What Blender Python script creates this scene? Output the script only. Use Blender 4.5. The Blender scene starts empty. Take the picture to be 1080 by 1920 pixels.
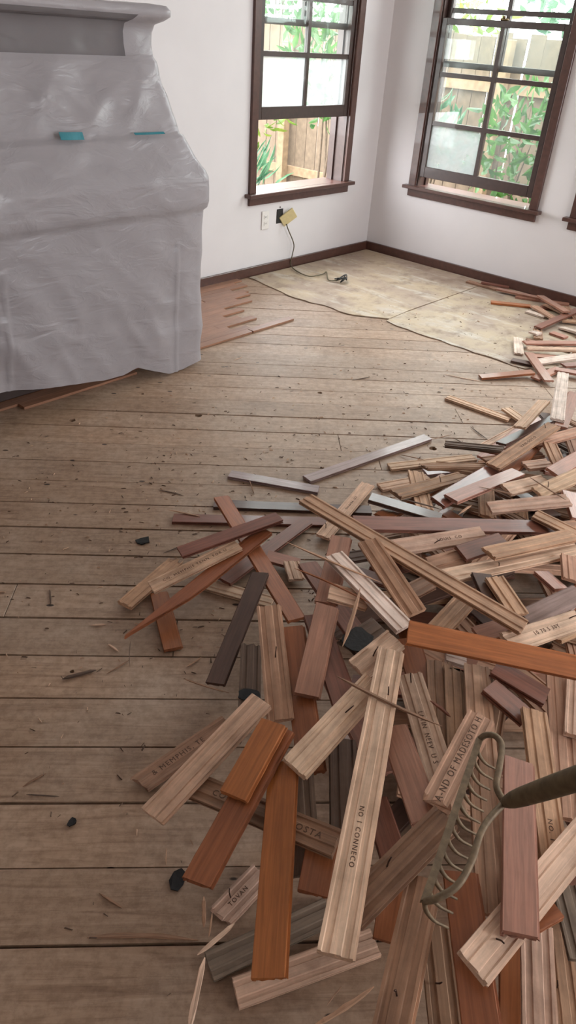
import bpy, bmesh, math, random
import numpy as np
from mathutils import Vector, Matrix, noise

sc = bpy.context.scene
COL = sc.collection
random.seed(7)

# ------------------------------------------------------------------ camera
FPX = 1341.0                                    # focal length in pixels of the 1080x1920 frame
CAM = np.array([-4.7582, -3.4102, 1.38])
ROT = np.array([[0.67359, 0.37777, -0.63526],
                [-0.73655, 0.41446, -0.53452],
                [0.06137, 0.82796, 0.55742]])
_u, _s, _v = np.linalg.svd(ROT)
ROT = _u @ _v
cam_data = bpy.data.cameras.new('camera')
cam = bpy.data.objects.new('camera', cam_data)
COL.objects.link(cam)
cam_data.sensor_fit = 'VERTICAL'
cam_data.sensor_height = 36.0
cam_data.lens = FPX / 1920.0 * 36.0
cam_data.clip_start = 0.05
M = Matrix(ROT.tolist()).to_4x4()
M.translation = Vector(CAM)
cam.matrix_world = M
sc.camera = cam

# ------------------------------------------------------------------ sky and exposure
world = bpy.data.worlds.new('sky')
sc.world = world
world.use_nodes = True
wn = world.node_tree
bg = wn.nodes['Background']
bg.inputs['Color'].default_value = (0.97, 0.98, 1.0, 1)
bg.inputs['Strength'].default_value = 14.0
sc.view_settings.view_transform = 'Standard'
sc.view_settings.look = 'None'
sc.view_settings.gamma = 1.0
sc.view_settings.exposure = 0.14
sc.view_settings.use_curve_mapping = False
sc.cycles.max_bounces = 10
sc.cycles.diffuse_bounces = 6
sc.cycles.transparent_max_bounces = 24
sc.cycles.use_denoising = True


def ray(u, v):
    d = ROT @ np.array([u - 540.0, -(v - 960.0), -FPX])
    return d / np.linalg.norm(d)


def at_z(u, v, z=0.0):
    """where the line of sight through a pixel meets the level z"""
    d = ray(u, v)
    return CAM + d * ((z - CAM[2]) / d[2])


def at_x(u, v, x):
    d = ray(u, v)
    return CAM + d * ((x - CAM[0]) / d[0])


def at_y(u, v, y):
    d = ray(u, v)
    return CAM + d * ((y - CAM[1]) / d[1])


# ------------------------------------------------------------------ helpers
def lin(r, g, b):
    def f(c):
        c /= 255.0
        return c / 12.92 if c <= 0.04045 else ((c + 0.055) / 1.055) ** 2.4
    return (f(r), f(g), f(b), 1.0)


def link(name, me, parent=None, mats=()):
    o = bpy.data.objects.new(name, me)
    COL.objects.link(o)
    for m in mats:
        me.materials.append(m)
    if parent is not None:
        o.parent = parent
    return o


def tag(o, label=None, cat=None, group=None, kind=None):
    if label:
        o['label'] = label
    if cat:
        o['category'] = cat
    if group:
        o['group'] = group
    if kind:
        o['kind'] = kind
    return o


def empty(name, loc=(0, 0, 0), rz=0.0, parent=None):
    o = bpy.data.objects.new(name, None)
    o.empty_display_size = 0.05
    COL.objects.link(o)
    o.location = loc
    o.rotation_euler = (0, 0, rz)
    if parent is not None:
        o.parent = parent
    return o


def mesh_of(name, verts, faces, smooth=False):
    me = bpy.data.meshes.new(name)
    me.from_pydata([tuple(v) for v in verts], [], faces)
    me.update()
    if smooth:
        me.polygons.foreach_set('use_smooth', [True] * len(me.polygons))
    return me


def box_mesh(name, x0, x1, y0, y1, z0, z1, bevel=0.0):
    bm = bmesh.new()
    vs = [bm.verts.new((x, y, z)) for x in (x0, x1) for y in (y0, y1) for z in (z0, z1)]
    for f in ((0, 1, 3, 2), (4, 6, 7, 5), (0, 4, 5, 1), (2, 3, 7, 6), (0, 2, 6, 4), (1, 5, 7, 3)):
        bm.faces.new([vs[i] for i in f])
    if bevel:
        bmesh.ops.bevel(bm, geom=bm.edges[:], offset=bevel, segments=1, affect='EDGES')
    bmesh.ops.recalc_face_normals(bm, faces=bm.faces[:])
    me = bpy.data.meshes.new(name)
    bm.to_mesh(me)
    bm.free()
    return me


def boxes_mesh(name, boxes, bevel=0.0):
    bm = bmesh.new()
    for b in boxes:
        m = box_mesh('tmp', *b, bevel=bevel)
        bm.from_mesh(m)
        bpy.data.meshes.remove(m)
    me = bpy.data.meshes.new(name)
    bm.to_mesh(me)
    bm.free()
    return me


def box(name, dims, mat, parent=None, bevel=0.0):
    return link(name, box_mesh(name, *dims, bevel=bevel), parent, [mat])


def tube_mesh(name, pts, radii, seg=10, smooth=True, cap=True):
    pts = [Vector(p) for p in pts]
    if not hasattr(radii, '__len__'):
        radii = [radii] * len(pts)
    verts, faces = [], []
    t0 = (pts[1] - pts[0]).normalized()
    ref = Vector((0, 0, 1)) if abs(t0.z) < 0.9 else Vector((1, 0, 0))
    n = t0.cross(ref).normalized()
    for i, p in enumerate(pts):
        if i == 0:
            t = pts[1] - pts[0]
        elif i == len(pts) - 1:
            t = pts[-1] - pts[-2]
        else:
            t = pts[i + 1] - pts[i - 1]
        t.normalize()
        n = (n - t * n.dot(t)).normalized()
        b = t.cross(n)
        for k in range(seg):
            a = 2 * math.pi * k / seg
            verts.append(p + (n * math.cos(a) + b * math.sin(a)) * radii[i])
    for i in range(len(pts) - 1):
        for k in range(seg):
            faces.append((i * seg + k, i * seg + (k + 1) % seg, (i + 1) * seg + (k + 1) % seg, (i + 1) * seg + k))
    if cap:
        faces.append(tuple(range(seg - 1, -1, -1)))
        faces.append(tuple((len(pts) - 1) * seg + k for k in range(seg)))
    return mesh_of(name, verts, faces, smooth)


def curve_pts(ctrl, n=8):
    """Catmull-Rom through the control points"""
    c = [Vector(p) for p in ctrl]
    c = [c[0] * 2 - c[1]] + c + [c[-1] * 2 - c[-2]]
    out = []
    for i in range(1, len(c) - 2):
        for k in range(n):
            t = k / n
            a, b, d, e = c[i - 1], c[i], c[i + 1], c[i + 2]
            out.append(0.5 * ((2 * b) + (d - a) * t + (2 * a - 5 * b + 4 * d - e) * t * t + (3 * b - a - 3 * d + e) * t ** 3))
    out.append(c[-2])
    return out


# ------------------------------------------------------------------ materials
def new_mat(name):
    m = bpy.data.materials.new(name)
    m.use_nodes = True
    nt = m.node_tree
    return m, nt, nt.nodes['Principled BSDF'], nt.nodes, nt.links


def ramp(nodes, stops):
    r = nodes.new('ShaderNodeValToRGB')
    e = r.color_ramp.elements
    while len(e) < len(stops):
        e.new(0.5)
    for i, (p, c) in enumerate(stops):
        e[i].position = p
        e[i].color = c if len(c) == 4 else (*c, 1)
    return r


def plain(name, col, rough=0.6, noise_amt=0.12, scale=30.0, bump=0.0, metallic=0.0, coat=0.0, spec=0.5):
    m, nt, p, N, L = new_mat(name)
    tc = N.new('ShaderNodeTexCoord')
    nz = N.new('ShaderNodeTexNoise')
    nz.inputs['Scale'].default_value = scale
    nz.inputs['Detail'].default_value = 6
    L.new(tc.outputs['Object'], nz.inputs['Vector'])
    lo = tuple(c * (1 - noise_amt) for c in col[:3])
    hi = tuple(min(1, c * (1 + noise_amt)) for c in col[:3])
    r = ramp(N, [(0.3, lo), (0.7, hi)])
    L.new(nz.outputs['Fac'], r.inputs['Fac'])
    L.new(r.outputs['Color'], p.inputs['Base Color'])
    p.inputs['Roughness'].default_value = rough
    p.inputs['Metallic'].default_value = metallic
    p.inputs['Coat Weight'].default_value = coat
    p.inputs['Specular IOR Level'].default_value = spec
    if bump:
        b = N.new('ShaderNodeBump')
        b.inputs['Strength'].default_value = bump
        b.inputs['Distance'].default_value = 0.002
        L.new(nz.outputs['Fac'], b.inputs['Height'])
        L.new(b.outputs['Normal'], p.inputs['Normal'])
    return m


def wood(name, rough, streak, dirt, coat=0.0, grain_scale=1.0, bump=0.25, dark=0.45):
    """wood whose own colour is each object's colour; grain runs along local X"""
    m, nt, p, N, L = new_mat(name)
    tc = N.new('ShaderNodeTexCoord')
    oi = N.new('ShaderNodeObjectInfo')
    add = N.new('ShaderNodeVectorMath'); add.operation = 'ADD'
    mul = N.new('ShaderNodeVectorMath'); mul.operation = 'SCALE'
    comb = N.new('ShaderNodeCombineXYZ')
    L.new(oi.outputs['Random'], comb.inputs[0]); L.new(oi.outputs['Random'], comb.inputs[1]); L.new(oi.outputs['Random'], comb.inputs[2])
    L.new(comb.outputs[0], mul.inputs[0]); mul.inputs['Scale'].default_value = 37.0
    L.new(tc.outputs['Object'], add.inputs[0]); L.new(mul.outputs[0], add.inputs[1])
    mp = N.new('ShaderNodeMapping')
    mp.inputs['Scale'].default_value = (7.0 * grain_scale, 150.0 * grain_scale, 150.0 * grain_scale)
    L.new(add.outputs[0], mp.inputs['Vector'])
    g = N.new('ShaderNodeTexNoise')
    g.inputs['Scale'].default_value = 1.0; g.inputs['Detail'].default_value = 5; g.inputs['Roughness'].default_value = 0.62
    g.inputs['Distortion'].default_value = 0.6
    L.new(mp.outputs[0], g.inputs['Vector'])
    gr = ramp(N, [(0.32, (1 - streak,) * 3), (0.62, (1.0,) * 3), (0.8, (1 + streak * 0.35,) * 3)])
    L.new(g.outputs['Fac'], gr.inputs['Fac'])
    mx = N.new('ShaderNodeMix'); mx.data_type = 'RGBA'; mx.blend_type = 'MULTIPLY'
    mx.inputs['Factor'].default_value = 1.0
    L.new(oi.outputs['Color'], mx.inputs['A']); L.new(gr.outputs['Color'], mx.inputs['B'])
    d = N.new('ShaderNodeTexNoise')
    d.inputs['Scale'].default_value = 11.0; d.inputs['Detail'].default_value = 7; d.inputs['Roughness'].default_value = 0.65
    L.new(add.outputs[0], d.inputs['Vector'])
    dr = ramp(N, [(0.42, (0, 0, 0)), (0.72, (1, 1, 1))])
    L.new(d.outputs['Fac'], dr.inputs['Fac'])
    dm = N.new('ShaderNodeMath'); dm.operation = 'MULTIPLY'; dm.inputs[1].default_value = dirt
    L.new(dr.outputs['Color'], dm.inputs[0])
    mx2 = N.new('ShaderNodeMix'); mx2.data_type = 'RGBA'
    L.new(dm.outputs[0], mx2.inputs['Factor'])
    L.new(mx.outputs['Result'], mx2.inputs['A'])
    dk = N.new('ShaderNodeMix'); dk.data_type = 'RGBA'; dk.blend_type = 'MULTIPLY'; dk.inputs['Factor'].default_value = 1.0
    L.new(mx.outputs['Result'], dk.inputs['A']); dk.inputs['B'].default_value = (dark, dark * 0.92, dark * 0.86, 1)
    L.new(dk.outputs['Result'], mx2.inputs['B'])
    L.new(mx2.outputs['Result'], p.inputs['Base Color'])
    p.inputs['Roughness'].default_value = rough
    p.inputs['Coat Weight'].default_value = coat
    p.inputs['Coat Roughness'].default_value = 0.12
    b = N.new('ShaderNodeBump'); b.inputs['Strength'].default_value = bump; b.inputs['Distance'].default_value = 0.0012
    L.new(g.outputs['Fac'], b.inputs['Height']); L.new(b.outputs['Normal'], p.inputs['Normal'])
    return m


M_FIN = wood('varnished_oak', 0.4, 0.36, 0.4, coat=0.25, bump=0.12, dark=0.6)
M_RAW = wood('raw_oak', 0.75, 0.32, 0.8, bump=0.45, grain_scale=0.8, dark=0.5)
M_SPLIT = wood('split_wood', 0.8, 0.5, 0.3, bump=0.7)
M_TAR = plain('tar_paper', lin(30, 29, 30), 0.75, 0.3, 120, 0.5)
M_INK = plain('stamp_ink', lin(92, 66, 50), 0.8, 0.3, 200)
M_NAIL = plain('rusty_nail', lin(70, 48, 38), 0.55, 0.3, 200, 0.3, metallic=0.6)
M_WALL = plain('painted_plaster', lin(216, 212, 213), 0.6, 0.02, 5, 0.12, spec=0.3)
M_CEIL = plain('ceiling_paint', lin(240, 238, 236), 0.7, 0.02, 5, 0.05, spec=0.3)
M_TRIM = plain('dark_stained_trim', lin(78, 50, 42), 0.38, 0.18, 40, 0.05, coat=0.2)
M_TRIMD = plain('dark_sash_wood', lin(60, 42, 37), 0.4, 0.18, 40, 0.05, coat=0.15)
M_VOID = plain('crawl_space_dirt', lin(20, 16, 13), 0.95, 0.3, 20)
M_BRASS = plain('aged_brass', lin(96, 76, 46), 0.4, 0.2, 60, metallic=0.8)
M_BLACK = plain('black_plastic', lin(24, 23, 23), 0.5, 0.2, 60)
M_IVORY = plain('yellowed_plastic', lin(206, 190, 140), 0.45, 0.06, 60)
M_PLATE = plain('painted_plate', lin(222, 218, 214), 0.5, 0.03, 60)
M_CORD = plain('brown_cord', lin(92, 84, 62), 0.6, 0.2, 60)
M_TAPE = plain('teal_tape', lin(38, 118, 130), 0.6, 0.08, 90)
M_PIANO = plain('dark_piano_case', lin(64, 50, 46), 0.45, 0.15, 20)
M_IRON = plain('weathered_rake_steel', lin(122, 104, 82), 0.62, 0.3, 90, 0.4, metallic=0.35)
M_HANDLE = plain('weathered_handle_wood', lin(96, 82, 60), 0.75, 0.28, 60, 0.5)


def plank_material():
    m, nt, p, N, L = new_mat('subfloor_planks')
    geo = N.new('ShaderNodeNewGeometry')
    oi = N.new('ShaderNodeObjectInfo')
    rot = N.new('ShaderNodeMapping')
    rot.inputs['Rotation'].default_value = (0, 0, math.radians(45))
    L.new(geo.outputs['Position'], rot.inputs['Vector'])
    comb = N.new('ShaderNodeCombineXYZ'); L.new(oi.outputs['Random'], comb.inputs[0])
    sc_ = N.new('ShaderNodeVectorMath'); sc_.operation = 'SCALE'; sc_.inputs['Scale'].default_value = 23.0
    L.new(comb.outputs[0], sc_.inputs[0])
    add = N.new('ShaderNodeVectorMath'); add.operation = 'ADD'
    L.new(rot.outputs[0], add.inputs[0]); L.new(sc_.outputs[0], add.inputs[1])
    mp = N.new('ShaderNodeMapping'); mp.inputs['Scale'].default_value = (4.0, 55.0, 55.0)
    L.new(add.outputs[0], mp.inputs['Vector'])
    g = N.new('ShaderNodeTexNoise'); g.inputs['Scale'].default_value = 1.0; g.inputs['Detail'].default_value = 7
    g.inputs['Roughness'].default_value = 0.65; g.inputs['Distortion'].default_value = 1.2
    L.new(mp.outputs[0], g.inputs['Vector'])
    gr = ramp(N, [(0.3, lin(136, 108, 87)), (0.5, lin(163, 135, 112)), (0.78, lin(180, 153, 131))])
    L.new(g.outputs['Fac'], gr.inputs['Fac'])
    # each plank its own tone
    hv = N.new('ShaderNodeHueSaturation')
    vr = N.new('ShaderNodeMapRange'); vr.inputs['To Min'].default_value = 0.86; vr.inputs['To Max'].default_value = 1.12
    L.new(oi.outputs['Random'], vr.inputs['Value']); L.new(vr.outputs[0], hv.inputs['Value'])
    L.new(gr.outputs['Color'], hv.inputs['Color'])
    # trodden dust, pale
    dn = N.new('ShaderNodeTexNoise'); dn.inputs['Scale'].default_value = 2.6; dn.inputs['Detail'].default_value = 8; dn.inputs['Roughness'].default_value = 0.62
    L.new(geo.outputs['Position'], dn.inputs['Vector'])
    dr = ramp(N, [(0.45, (0, 0, 0)), (0.75, (0.55, 0.55, 0.55))])
    L.new(dn.outputs['Fac'], dr.inputs['Fac'])
    mx = N.new('ShaderNodeMix'); mx.data_type = 'RGBA'
    L.new(dr.outputs['Color'], mx.inputs['Factor']); L.new(hv.outputs['Color'], mx.inputs['A']); mx.inputs['B'].default_value = lin(188, 170, 154)
    # brown stains
    sn = N.new('ShaderNodeTexNoise'); sn.inputs['Scale'].default_value = 4.2; sn.inputs['Detail'].default_value = 9; sn.inputs['Roughness'].default_value = 0.7
    of = N.new('ShaderNodeVectorMath'); of.operation = 'ADD'; of.inputs[1].default_value = (11, 4, 2)
    L.new(geo.outputs['Position'], of.inputs[0]); L.new(of.outputs[0], sn.inputs['Vector'])
    sr = ramp(N, [(0.54, (0, 0, 0)), (0.74, (0.55, 0.55, 0.55))])
    L.new(sn.outputs['Fac'], sr.inputs['Fac'])
    mx2 = N.new('ShaderNodeMix'); mx2.data_type = 'RGBA'
    L.new(sr.outputs['Color'], mx2.inputs['Factor']); L.new(mx.outputs['Result'], mx2.inputs['A']); mx2.inputs['B'].default_value = lin(106, 82, 66)
    fn = N.new('ShaderNodeTexNoise'); fn.inputs['Scale'].default_value = 38.0; fn.inputs['Detail'].default_value = 6; fn.inputs['Roughness'].default_value = 0.75
    L.new(rot.outputs[0], fn.inputs['Vector'])
    fr_ = ramp(N, [(0.4, (0.74, 0.71, 0.68)), (0.56, (1, 1, 1)), (0.75, (1.08, 1.07, 1.06))])
    L.new(fn.outputs['Fac'], fr_.inputs['Fac'])
    mxf = N.new('ShaderNodeMix'); mxf.data_type = 'RGBA'; mxf.blend_type = 'MULTIPLY'; mxf.inputs['Factor'].default_value = 0.85
    L.new(mx2.outputs['Result'], mxf.inputs['A']); L.new(fr_.outputs['Color'], mxf.inputs['B'])
    # nail holes and small dark nicks
    vo = N.new('ShaderNodeTexVoronoi'); vo.inputs['Scale'].default_value = 11.0
    mp2 = N.new('ShaderNodeMapping'); mp2.inputs['Scale'].default_value = (0.55, 1.25, 1.0)
    L.new(add.outputs[0], mp2.inputs['Vector']); L.new(mp2.outputs[0], vo.inputs['Vector'])
    vr2 = ramp(N, [(0.0, (1, 1, 1)), (0.055, (1, 1, 1)), (0.075, (0, 0, 0))])
    L.new(vo.outputs['Distance'], vr2.inputs['Fac'])
    mx3 = N.new('ShaderNodeMix'); mx3.data_type = 'RGBA'
    L.new(vr2.outputs['Color'], mx3.inputs['Factor']); L.new(mxf.outputs['Result'], mx3.inputs['A']); mx3.inputs['B'].default_value = lin(52, 38, 30)
    L.new(mx3.outputs['Result'], p.inputs['Base Color'])
    p.inputs['Roughness'].default_value = 0.5
    b = N.new('ShaderNodeBump'); b.inputs['Strength'].default_value = 0.5; b.inputs['Distance'].default_value = 0.002
    L.new(g.outputs['Fac'], b.inputs['Height']); L.new(b.outputs['Normal'], p.inputs['Normal'])
    return m


M_PLANK = plank_material()


def sheet_material():
    """underlay sheet: old yellowish adhesive, plaster dust and scrapes"""
    m, nt, p, N, L = new_mat('underlay_sheet')
    geo = N.new('ShaderNodeNewGeometry')
    a = N.new('ShaderNodeTexNoise'); a.inputs['Scale'].default_value = 2.4; a.inputs['Detail'].default_value = 7; a.inputs['Roughness'].default_value = 0.6
    L.new(geo.outputs['Position'], a.inputs['Vector'])
    r = ramp(N, [(0.3, lin(136, 114, 98)), (0.43, lin(163, 144, 127)), (0.57, lin(179, 160, 134)), (0.72, lin(184, 173, 162))])
    L.new(a.outputs['Fac'], r.inputs['Fac'])
    mp = N.new('ShaderNodeMapping'); mp.inputs['Scale'].default_value = (9, 2.2, 1); mp.inputs['Rotation'].default_value = (0, 0, 0.25)
    L.new(geo.outputs['Position'], mp.inputs['Vector'])
    c = N.new('ShaderNodeTexNoise'); c.inputs['Scale'].default_value = 1.0; c.inputs['Detail'].default_value = 8; c.inputs['Roughness'].default_value = 0.7
    L.new(mp.outputs[0], c.inputs['Vector'])
    cr = ramp(N, [(0.52, (0, 0, 0)), (0.66, (0.9, 0.9, 0.9))])
    L.new(c.outputs['Fac'], cr.inputs['Fac'])
    mx = N.new('ShaderNodeMix'); mx.data_type = 'RGBA'
    L.new(cr.outputs['Color'], mx.inputs['Factor']); L.new(r.outputs['Color'], mx.inputs['A']); mx.inputs['B'].default_value = lin(194, 186, 174)
    d = N.new('ShaderNodeTexNoise'); d.inputs['Scale'].default_value = 9.0; d.inputs['Detail'].default_value = 10; d.inputs['Roughness'].default_value = 0.72
    L.new(geo.outputs['Position'], d.inputs['Vector'])
    dr = ramp(N, [(0.5, (0, 0, 0)), (0.72, (0.85, 0.85, 0.85))])
    L.new(d.outputs['Fac'], dr.inputs['Fac'])
    mx2 = N.new('ShaderNodeMix'); mx2.data_type = 'RGBA'
    L.new(dr.outputs['Color'], mx2.inputs['Factor']); L.new(mx.outputs['Result'], mx2.inputs['A']); mx2.inputs['B'].default_value = lin(116, 95, 78)
    L.new(mx2.outputs['Result'], p.inputs['Base Color'])
    p.inputs['Roughness'].default_value = 0.6
    b = N.new('ShaderNodeBump'); b.inputs['Strength'].default_value = 0.4; b.inputs['Distance'].default_value = 0.003
    L.new(d.outputs['Fac'], b.inputs['Height']); L.new(b.outputs['Normal'], p.inputs['Normal'])
    return m


M_SHEET = sheet_material()


def glass_material(name, haze):
    """thin pane: mostly clear, a film of dirt scatters the light (haze = its share)"""
    m = bpy.data.materials.new(name)
    m.use_nodes = True
    nt = m.node_tree; N = nt.nodes; L = nt.links
    N.remove(N['Principled BSDF'])
    out = N['Material Output']
    tr = N.new('ShaderNodeBsdfTransparent'); tr.inputs['Color'].default_value = (0.94, 0.97, 0.955, 1)
    gl = N.new('ShaderNodeBsdfGlossy'); gl.inputs['Roughness'].default_value = 0.03
    lw = N.new('ShaderNodeLayerWeight'); lw.inputs['Blend'].default_value = 0.5
    pw = N.new('ShaderNodeMath'); pw.operation = 'POWER'; pw.inputs[1].default_value = 4.0
    L.new(lw.outputs['Facing'], pw.inputs[0])
    fr = N.new('ShaderNodeMath'); fr.operation = 'MULTIPLY_ADD'; fr.inputs[1].default_value = 0.5; fr.inputs[2].default_value = 0.03
    L.new(pw.outputs[0], fr.inputs[0])
    m1 = N.new('ShaderNodeMixShader'); L.new(fr.outputs[0], m1.inputs[0]); L.new(tr.outputs[0], m1.inputs[1]); L.new(gl.outputs[0], m1.inputs[2])
    tl = N.new('ShaderNodeBsdfTranslucent'); tl.inputs['Color'].default_value = (0.34, 0.36, 0.36, 1)
    df = N.new('ShaderNodeBsdfDiffuse'); df.inputs['Color'].default_value = (0.5, 0.52, 0.52, 1)
    md = N.new('ShaderNodeMixShader'); md.inputs[0].default_value = 0.3; L.new(tl.outputs[0], md.inputs[1]); L.new(df.outputs[0], md.inputs[2])
    tc = N.new('ShaderNodeTexCoord')
    nz = N.new('ShaderNodeTexNoise'); nz.inputs['Scale'].default_value = 9.0; nz.inputs['Detail'].default_value = 5; nz.inputs['Distortion'].default_value = 1.5
    L.new(tc.outputs['Object'], nz.inputs['Vector'])
    mr = N.new('ShaderNodeMapRange'); mr.inputs['From Min'].default_value = 0.3; mr.inputs['From Max'].default_value = 0.7
    mr.inputs['To Min'].default_value = haze * 0.65; mr.inputs['To Max'].default_value = min(1, haze * 1.25)
    L.new(nz.outputs['Fac'], mr.inputs['Value'])
    m2 = N.new('ShaderNodeMixShader'); L.new(mr.outputs[0], m2.inputs[0]); L.new(m1.outputs[0], m2.inputs[1]); L.new(md.outputs[0], m2.inputs[2])
    L.new(m2.outputs[0], out.inputs['Surface'])
    return m


M_GLASS = glass_material('window_glass', 0.06)
M_DIRTY = glass_material('dirty_window_glass', 0.6)
M_SMEAR = glass_material('smeared_window_glass', 0.34)


def plastic_material(name, clear):
    """cloudy polythene film"""
    m = bpy.data.materials.new(name)
    m.use_nodes = True
    nt = m.node_tree; N = nt.nodes; L = nt.links
    p = N['Principled BSDF']; out = N['Material Output']
    p.inputs['Base Color'].default_value = (0.46, 0.43, 0.455, 1)
    p.inputs['Roughness'].default_value = 0.3
    tl = N.new('ShaderNodeBsdfTranslucent'); tl.inputs['Color'].default_value = (0.5, 0.49, 0.5, 1)
    tr = N.new('ShaderNodeBsdfTransparent')
    tc = N.new('ShaderNodeTexCoord')
    nz = N.new('ShaderNodeTexNoise'); nz.inputs['Scale'].default_value = 7.0; nz.inputs['Detail'].default_value = 5; nz.inputs['Distortion'].default_value = 1.0
    mp = N.new('ShaderNodeMapping'); mp.inputs['Scale'].default_value = (0.8, 0.8, 2.2); mp.inputs['Rotation'].default_value = (0, 0.3, 0)
    L.new(tc.outputs['Object'], mp.inputs['Vector']); L.new(mp.outputs[0], nz.inputs['Vector'])
    vo = N.new('ShaderNodeTexVoronoi'); vo.feature = 'DISTANCE_TO_EDGE'; vo.inputs['Scale'].default_value = 5.0
    wv = N.new('ShaderNodeMix'); wv.data_type = 'VECTOR'; wv.inputs['Factor'].default_value = 0.25
    L.new(mp.outputs[0], wv.inputs['A']); L.new(nz.outputs['Color'], wv.inputs['B']); L.new(wv.outputs['Result'], vo.inputs['Vector'])
    vr = ramp(N, [(0.0, (1, 1, 1)), (0.05, (0, 0, 0))])
    L.new(vo.outputs['Distance'], vr.inputs['Fac'])
    ad = N.new('ShaderNodeMath'); ad.operation = 'MULTIPLY_ADD'; ad.inputs[1].default_value = 0.05
    L.new(vr.outputs['Color'], ad.inputs[0]); L.new(nz.outputs['Fac'], ad.inputs[2])
    b = N.new('ShaderNodeBump'); b.inputs['Strength'].default_value = 0.7; b.inputs['Distance'].default_value = 0.012
    L.new(ad.outputs[0], b.inputs['Height'])
    L.new(b.outputs['Normal'], p.inputs['Normal'])
    m1 = N.new('ShaderNodeMixShader'); m1.inputs[0].default_value = 0.3; L.new(p.outputs[0], m1.inputs[1]); L.new(tl.outputs[0], m1.inputs[2])
    m2 = N.new('ShaderNodeMixShader'); m2.inputs[0].default_value = clear; L.new(m1.outputs[0], m2.inputs[1]); L.new(tr.outputs[0], m2.inputs[2])
    L.new(m2.outputs[0], out.inputs['Surface'])
    return m


M_FILM = plastic_material('cloudy_plastic_double', 0.06)
M_FILM1 = plastic_material('cloudy_plastic_single', 0.62)


def leaf_material(name, c1, c2):
    m = bpy.data.materials.new(name)
    m.use_nodes = True
    nt = m.node_tree; N = nt.nodes; L = nt.links
    p = N['Principled BSDF']; out = N['Material Output']
    tc = N.new('ShaderNodeTexCoord')
    nz = N.new('ShaderNodeTexNoise'); nz.inputs['Scale'].default_value = 6.0; nz.inputs['Detail'].default_value = 4
    L.new(tc.outputs['Object'], nz.inputs['Vector'])
    r = ramp(N, [(0.35, c1), (0.65, c2)])
    L.new(nz.outputs['Fac'], r.inputs['Fac'])
    L.new(r.outputs['Color'], p.inputs['Base Color'])
    p.inputs['Roughness'].default_value = 0.35
    tl = N.new('ShaderNodeBsdfTranslucent'); L.new(r.outputs['Color'], tl.inputs['Color'])
    mx = N.new('ShaderNodeMixShader'); mx.inputs[0].default_value = 0.45
    L.new(p.outputs[0], mx.inputs[1]); L.new(tl.outputs[0], mx.inputs[2]); L.new(mx.outputs[0], out.inputs['Surface'])
    return m


M_LEAF1 = leaf_material('glossy_leaves', lin(38, 74, 36), lin(78, 118, 58))
M_LEAF2 = leaf_material('bluish_leaves', lin(46, 84, 62), lin(92, 130, 98))
M_LEAF3 = leaf_material('yellow_green_leaves', lin(66, 96, 34), lin(118, 136, 58))
M_BARK = plain('shrub_bark', lin(84, 72, 58), 0.9, 0.25, 40)
M_FENCE = plain('weathered_fence', lin(102, 88, 72), 0.85, 0.22, 14, 0.2)
M_RAIL = plain('fence_rail_wood', lin(126, 106, 82), 0.85, 0.2, 20, 0.2)
M_SOIL = plain('garden_soil', lin(92, 78, 60), 0.95, 0.3, 5, 0.4)

# ------------------------------------------------------------------ room shell
X0, Y0, ZC = -7.4, -6.4, 2.7          # left wall, wall behind the camera, ceiling
TW = 0.14                             # wall thickness


def wall_mesh(name, u0, u1, holes):
    """wall in local (u, d, z): inner face d=0, outer d=TW; holes = (ua, ub, za, zb)"""
    us = sorted({u0, u1, *[h[0] for h in holes], *[h[1] for h in holes]})
    zs = sorted({-0.3, ZC, *[h[2] for h in holes], *[h[3] for h in holes]})
    bm = bmesh.new()
    vi = {}

    def V(i, d, k):
        key = (i, d, k)
        if key not in vi:
            vi[key] = bm.verts.new((us[i], d * TW, zs[k]))
        return vi[key]

    nu, nz_ = len(us) - 1, len(zs) - 1

    def solid(i, k):
        if not (0 <= i < nu and 0 <= k < nz_):
            return False
        cu, cz = (us[i] + us[i + 1]) / 2, (zs[k] + zs[k + 1]) / 2
        return not any(h[0] < cu < h[1] and h[2] < cz < h[3] for h in holes)

    for i in range(nu):
        for k in range(nz_):
            if not solid(i, k):
                continue
            for d in (0, 1):
                q = [V(i, d, k), V(i + 1, d, k), V(i + 1, d, k + 1), V(i, d, k + 1)]
                bm.faces.new(q if d == 0 else q[::-1])
            if not solid(i - 1, k):
                bm.faces.new([V(i, 1, k), V(i, 0, k), V(i, 0, k + 1), V(i, 1, k + 1)])
            if not solid(i + 1, k):
                bm.faces.new([V(i + 1, 0, k), V(i + 1, 1, k), V(i + 1, 1, k + 1), V(i + 1, 0, k + 1)])
            if not solid(i, k - 1):
                bm.faces.new([V(i, 1, k), V(i + 1, 1, k), V(i + 1, 0, k), V(i, 0, k)])
            if not solid(i, k + 1):
                bm.faces.new([V(i, 0, k + 1), V(i + 1, 0, k + 1), V(i + 1, 1, k + 1), V(i, 1, k + 1)])
    me = bpy.data.meshes.new(name)
    bm.to_mesh(me)
    bm.free()
    return me


ZS, ZH = 0.517, 2.37                   # window stool top, head
WW = 1.0                               # window width over the casing
JM = 0.055                             # casing width
win_A = [-1.325]                       # left casing edge, along x
win_B = [0.322, 1.545, 2.768]    # left casing edge, distance from the corner along -y; the last one is added, unseen


def holes_for(starts):
    return [(s + JM, s + WW - JM, ZS - 0.02, ZH) for s in starts]


w = link('wall_back', wall_mesh('wall_back', X0, TW, holes_for(win_A)), None, [M_WALL]); tag(w, kind='structure')
w = link('wall_right', wall_mesh('wall_right', 0.0, -Y0, holes_for(win_B)), None, [M_WALL]); tag(w, kind='structure')
w.rotation_euler = (0, 0, -math.pi / 2)
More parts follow.
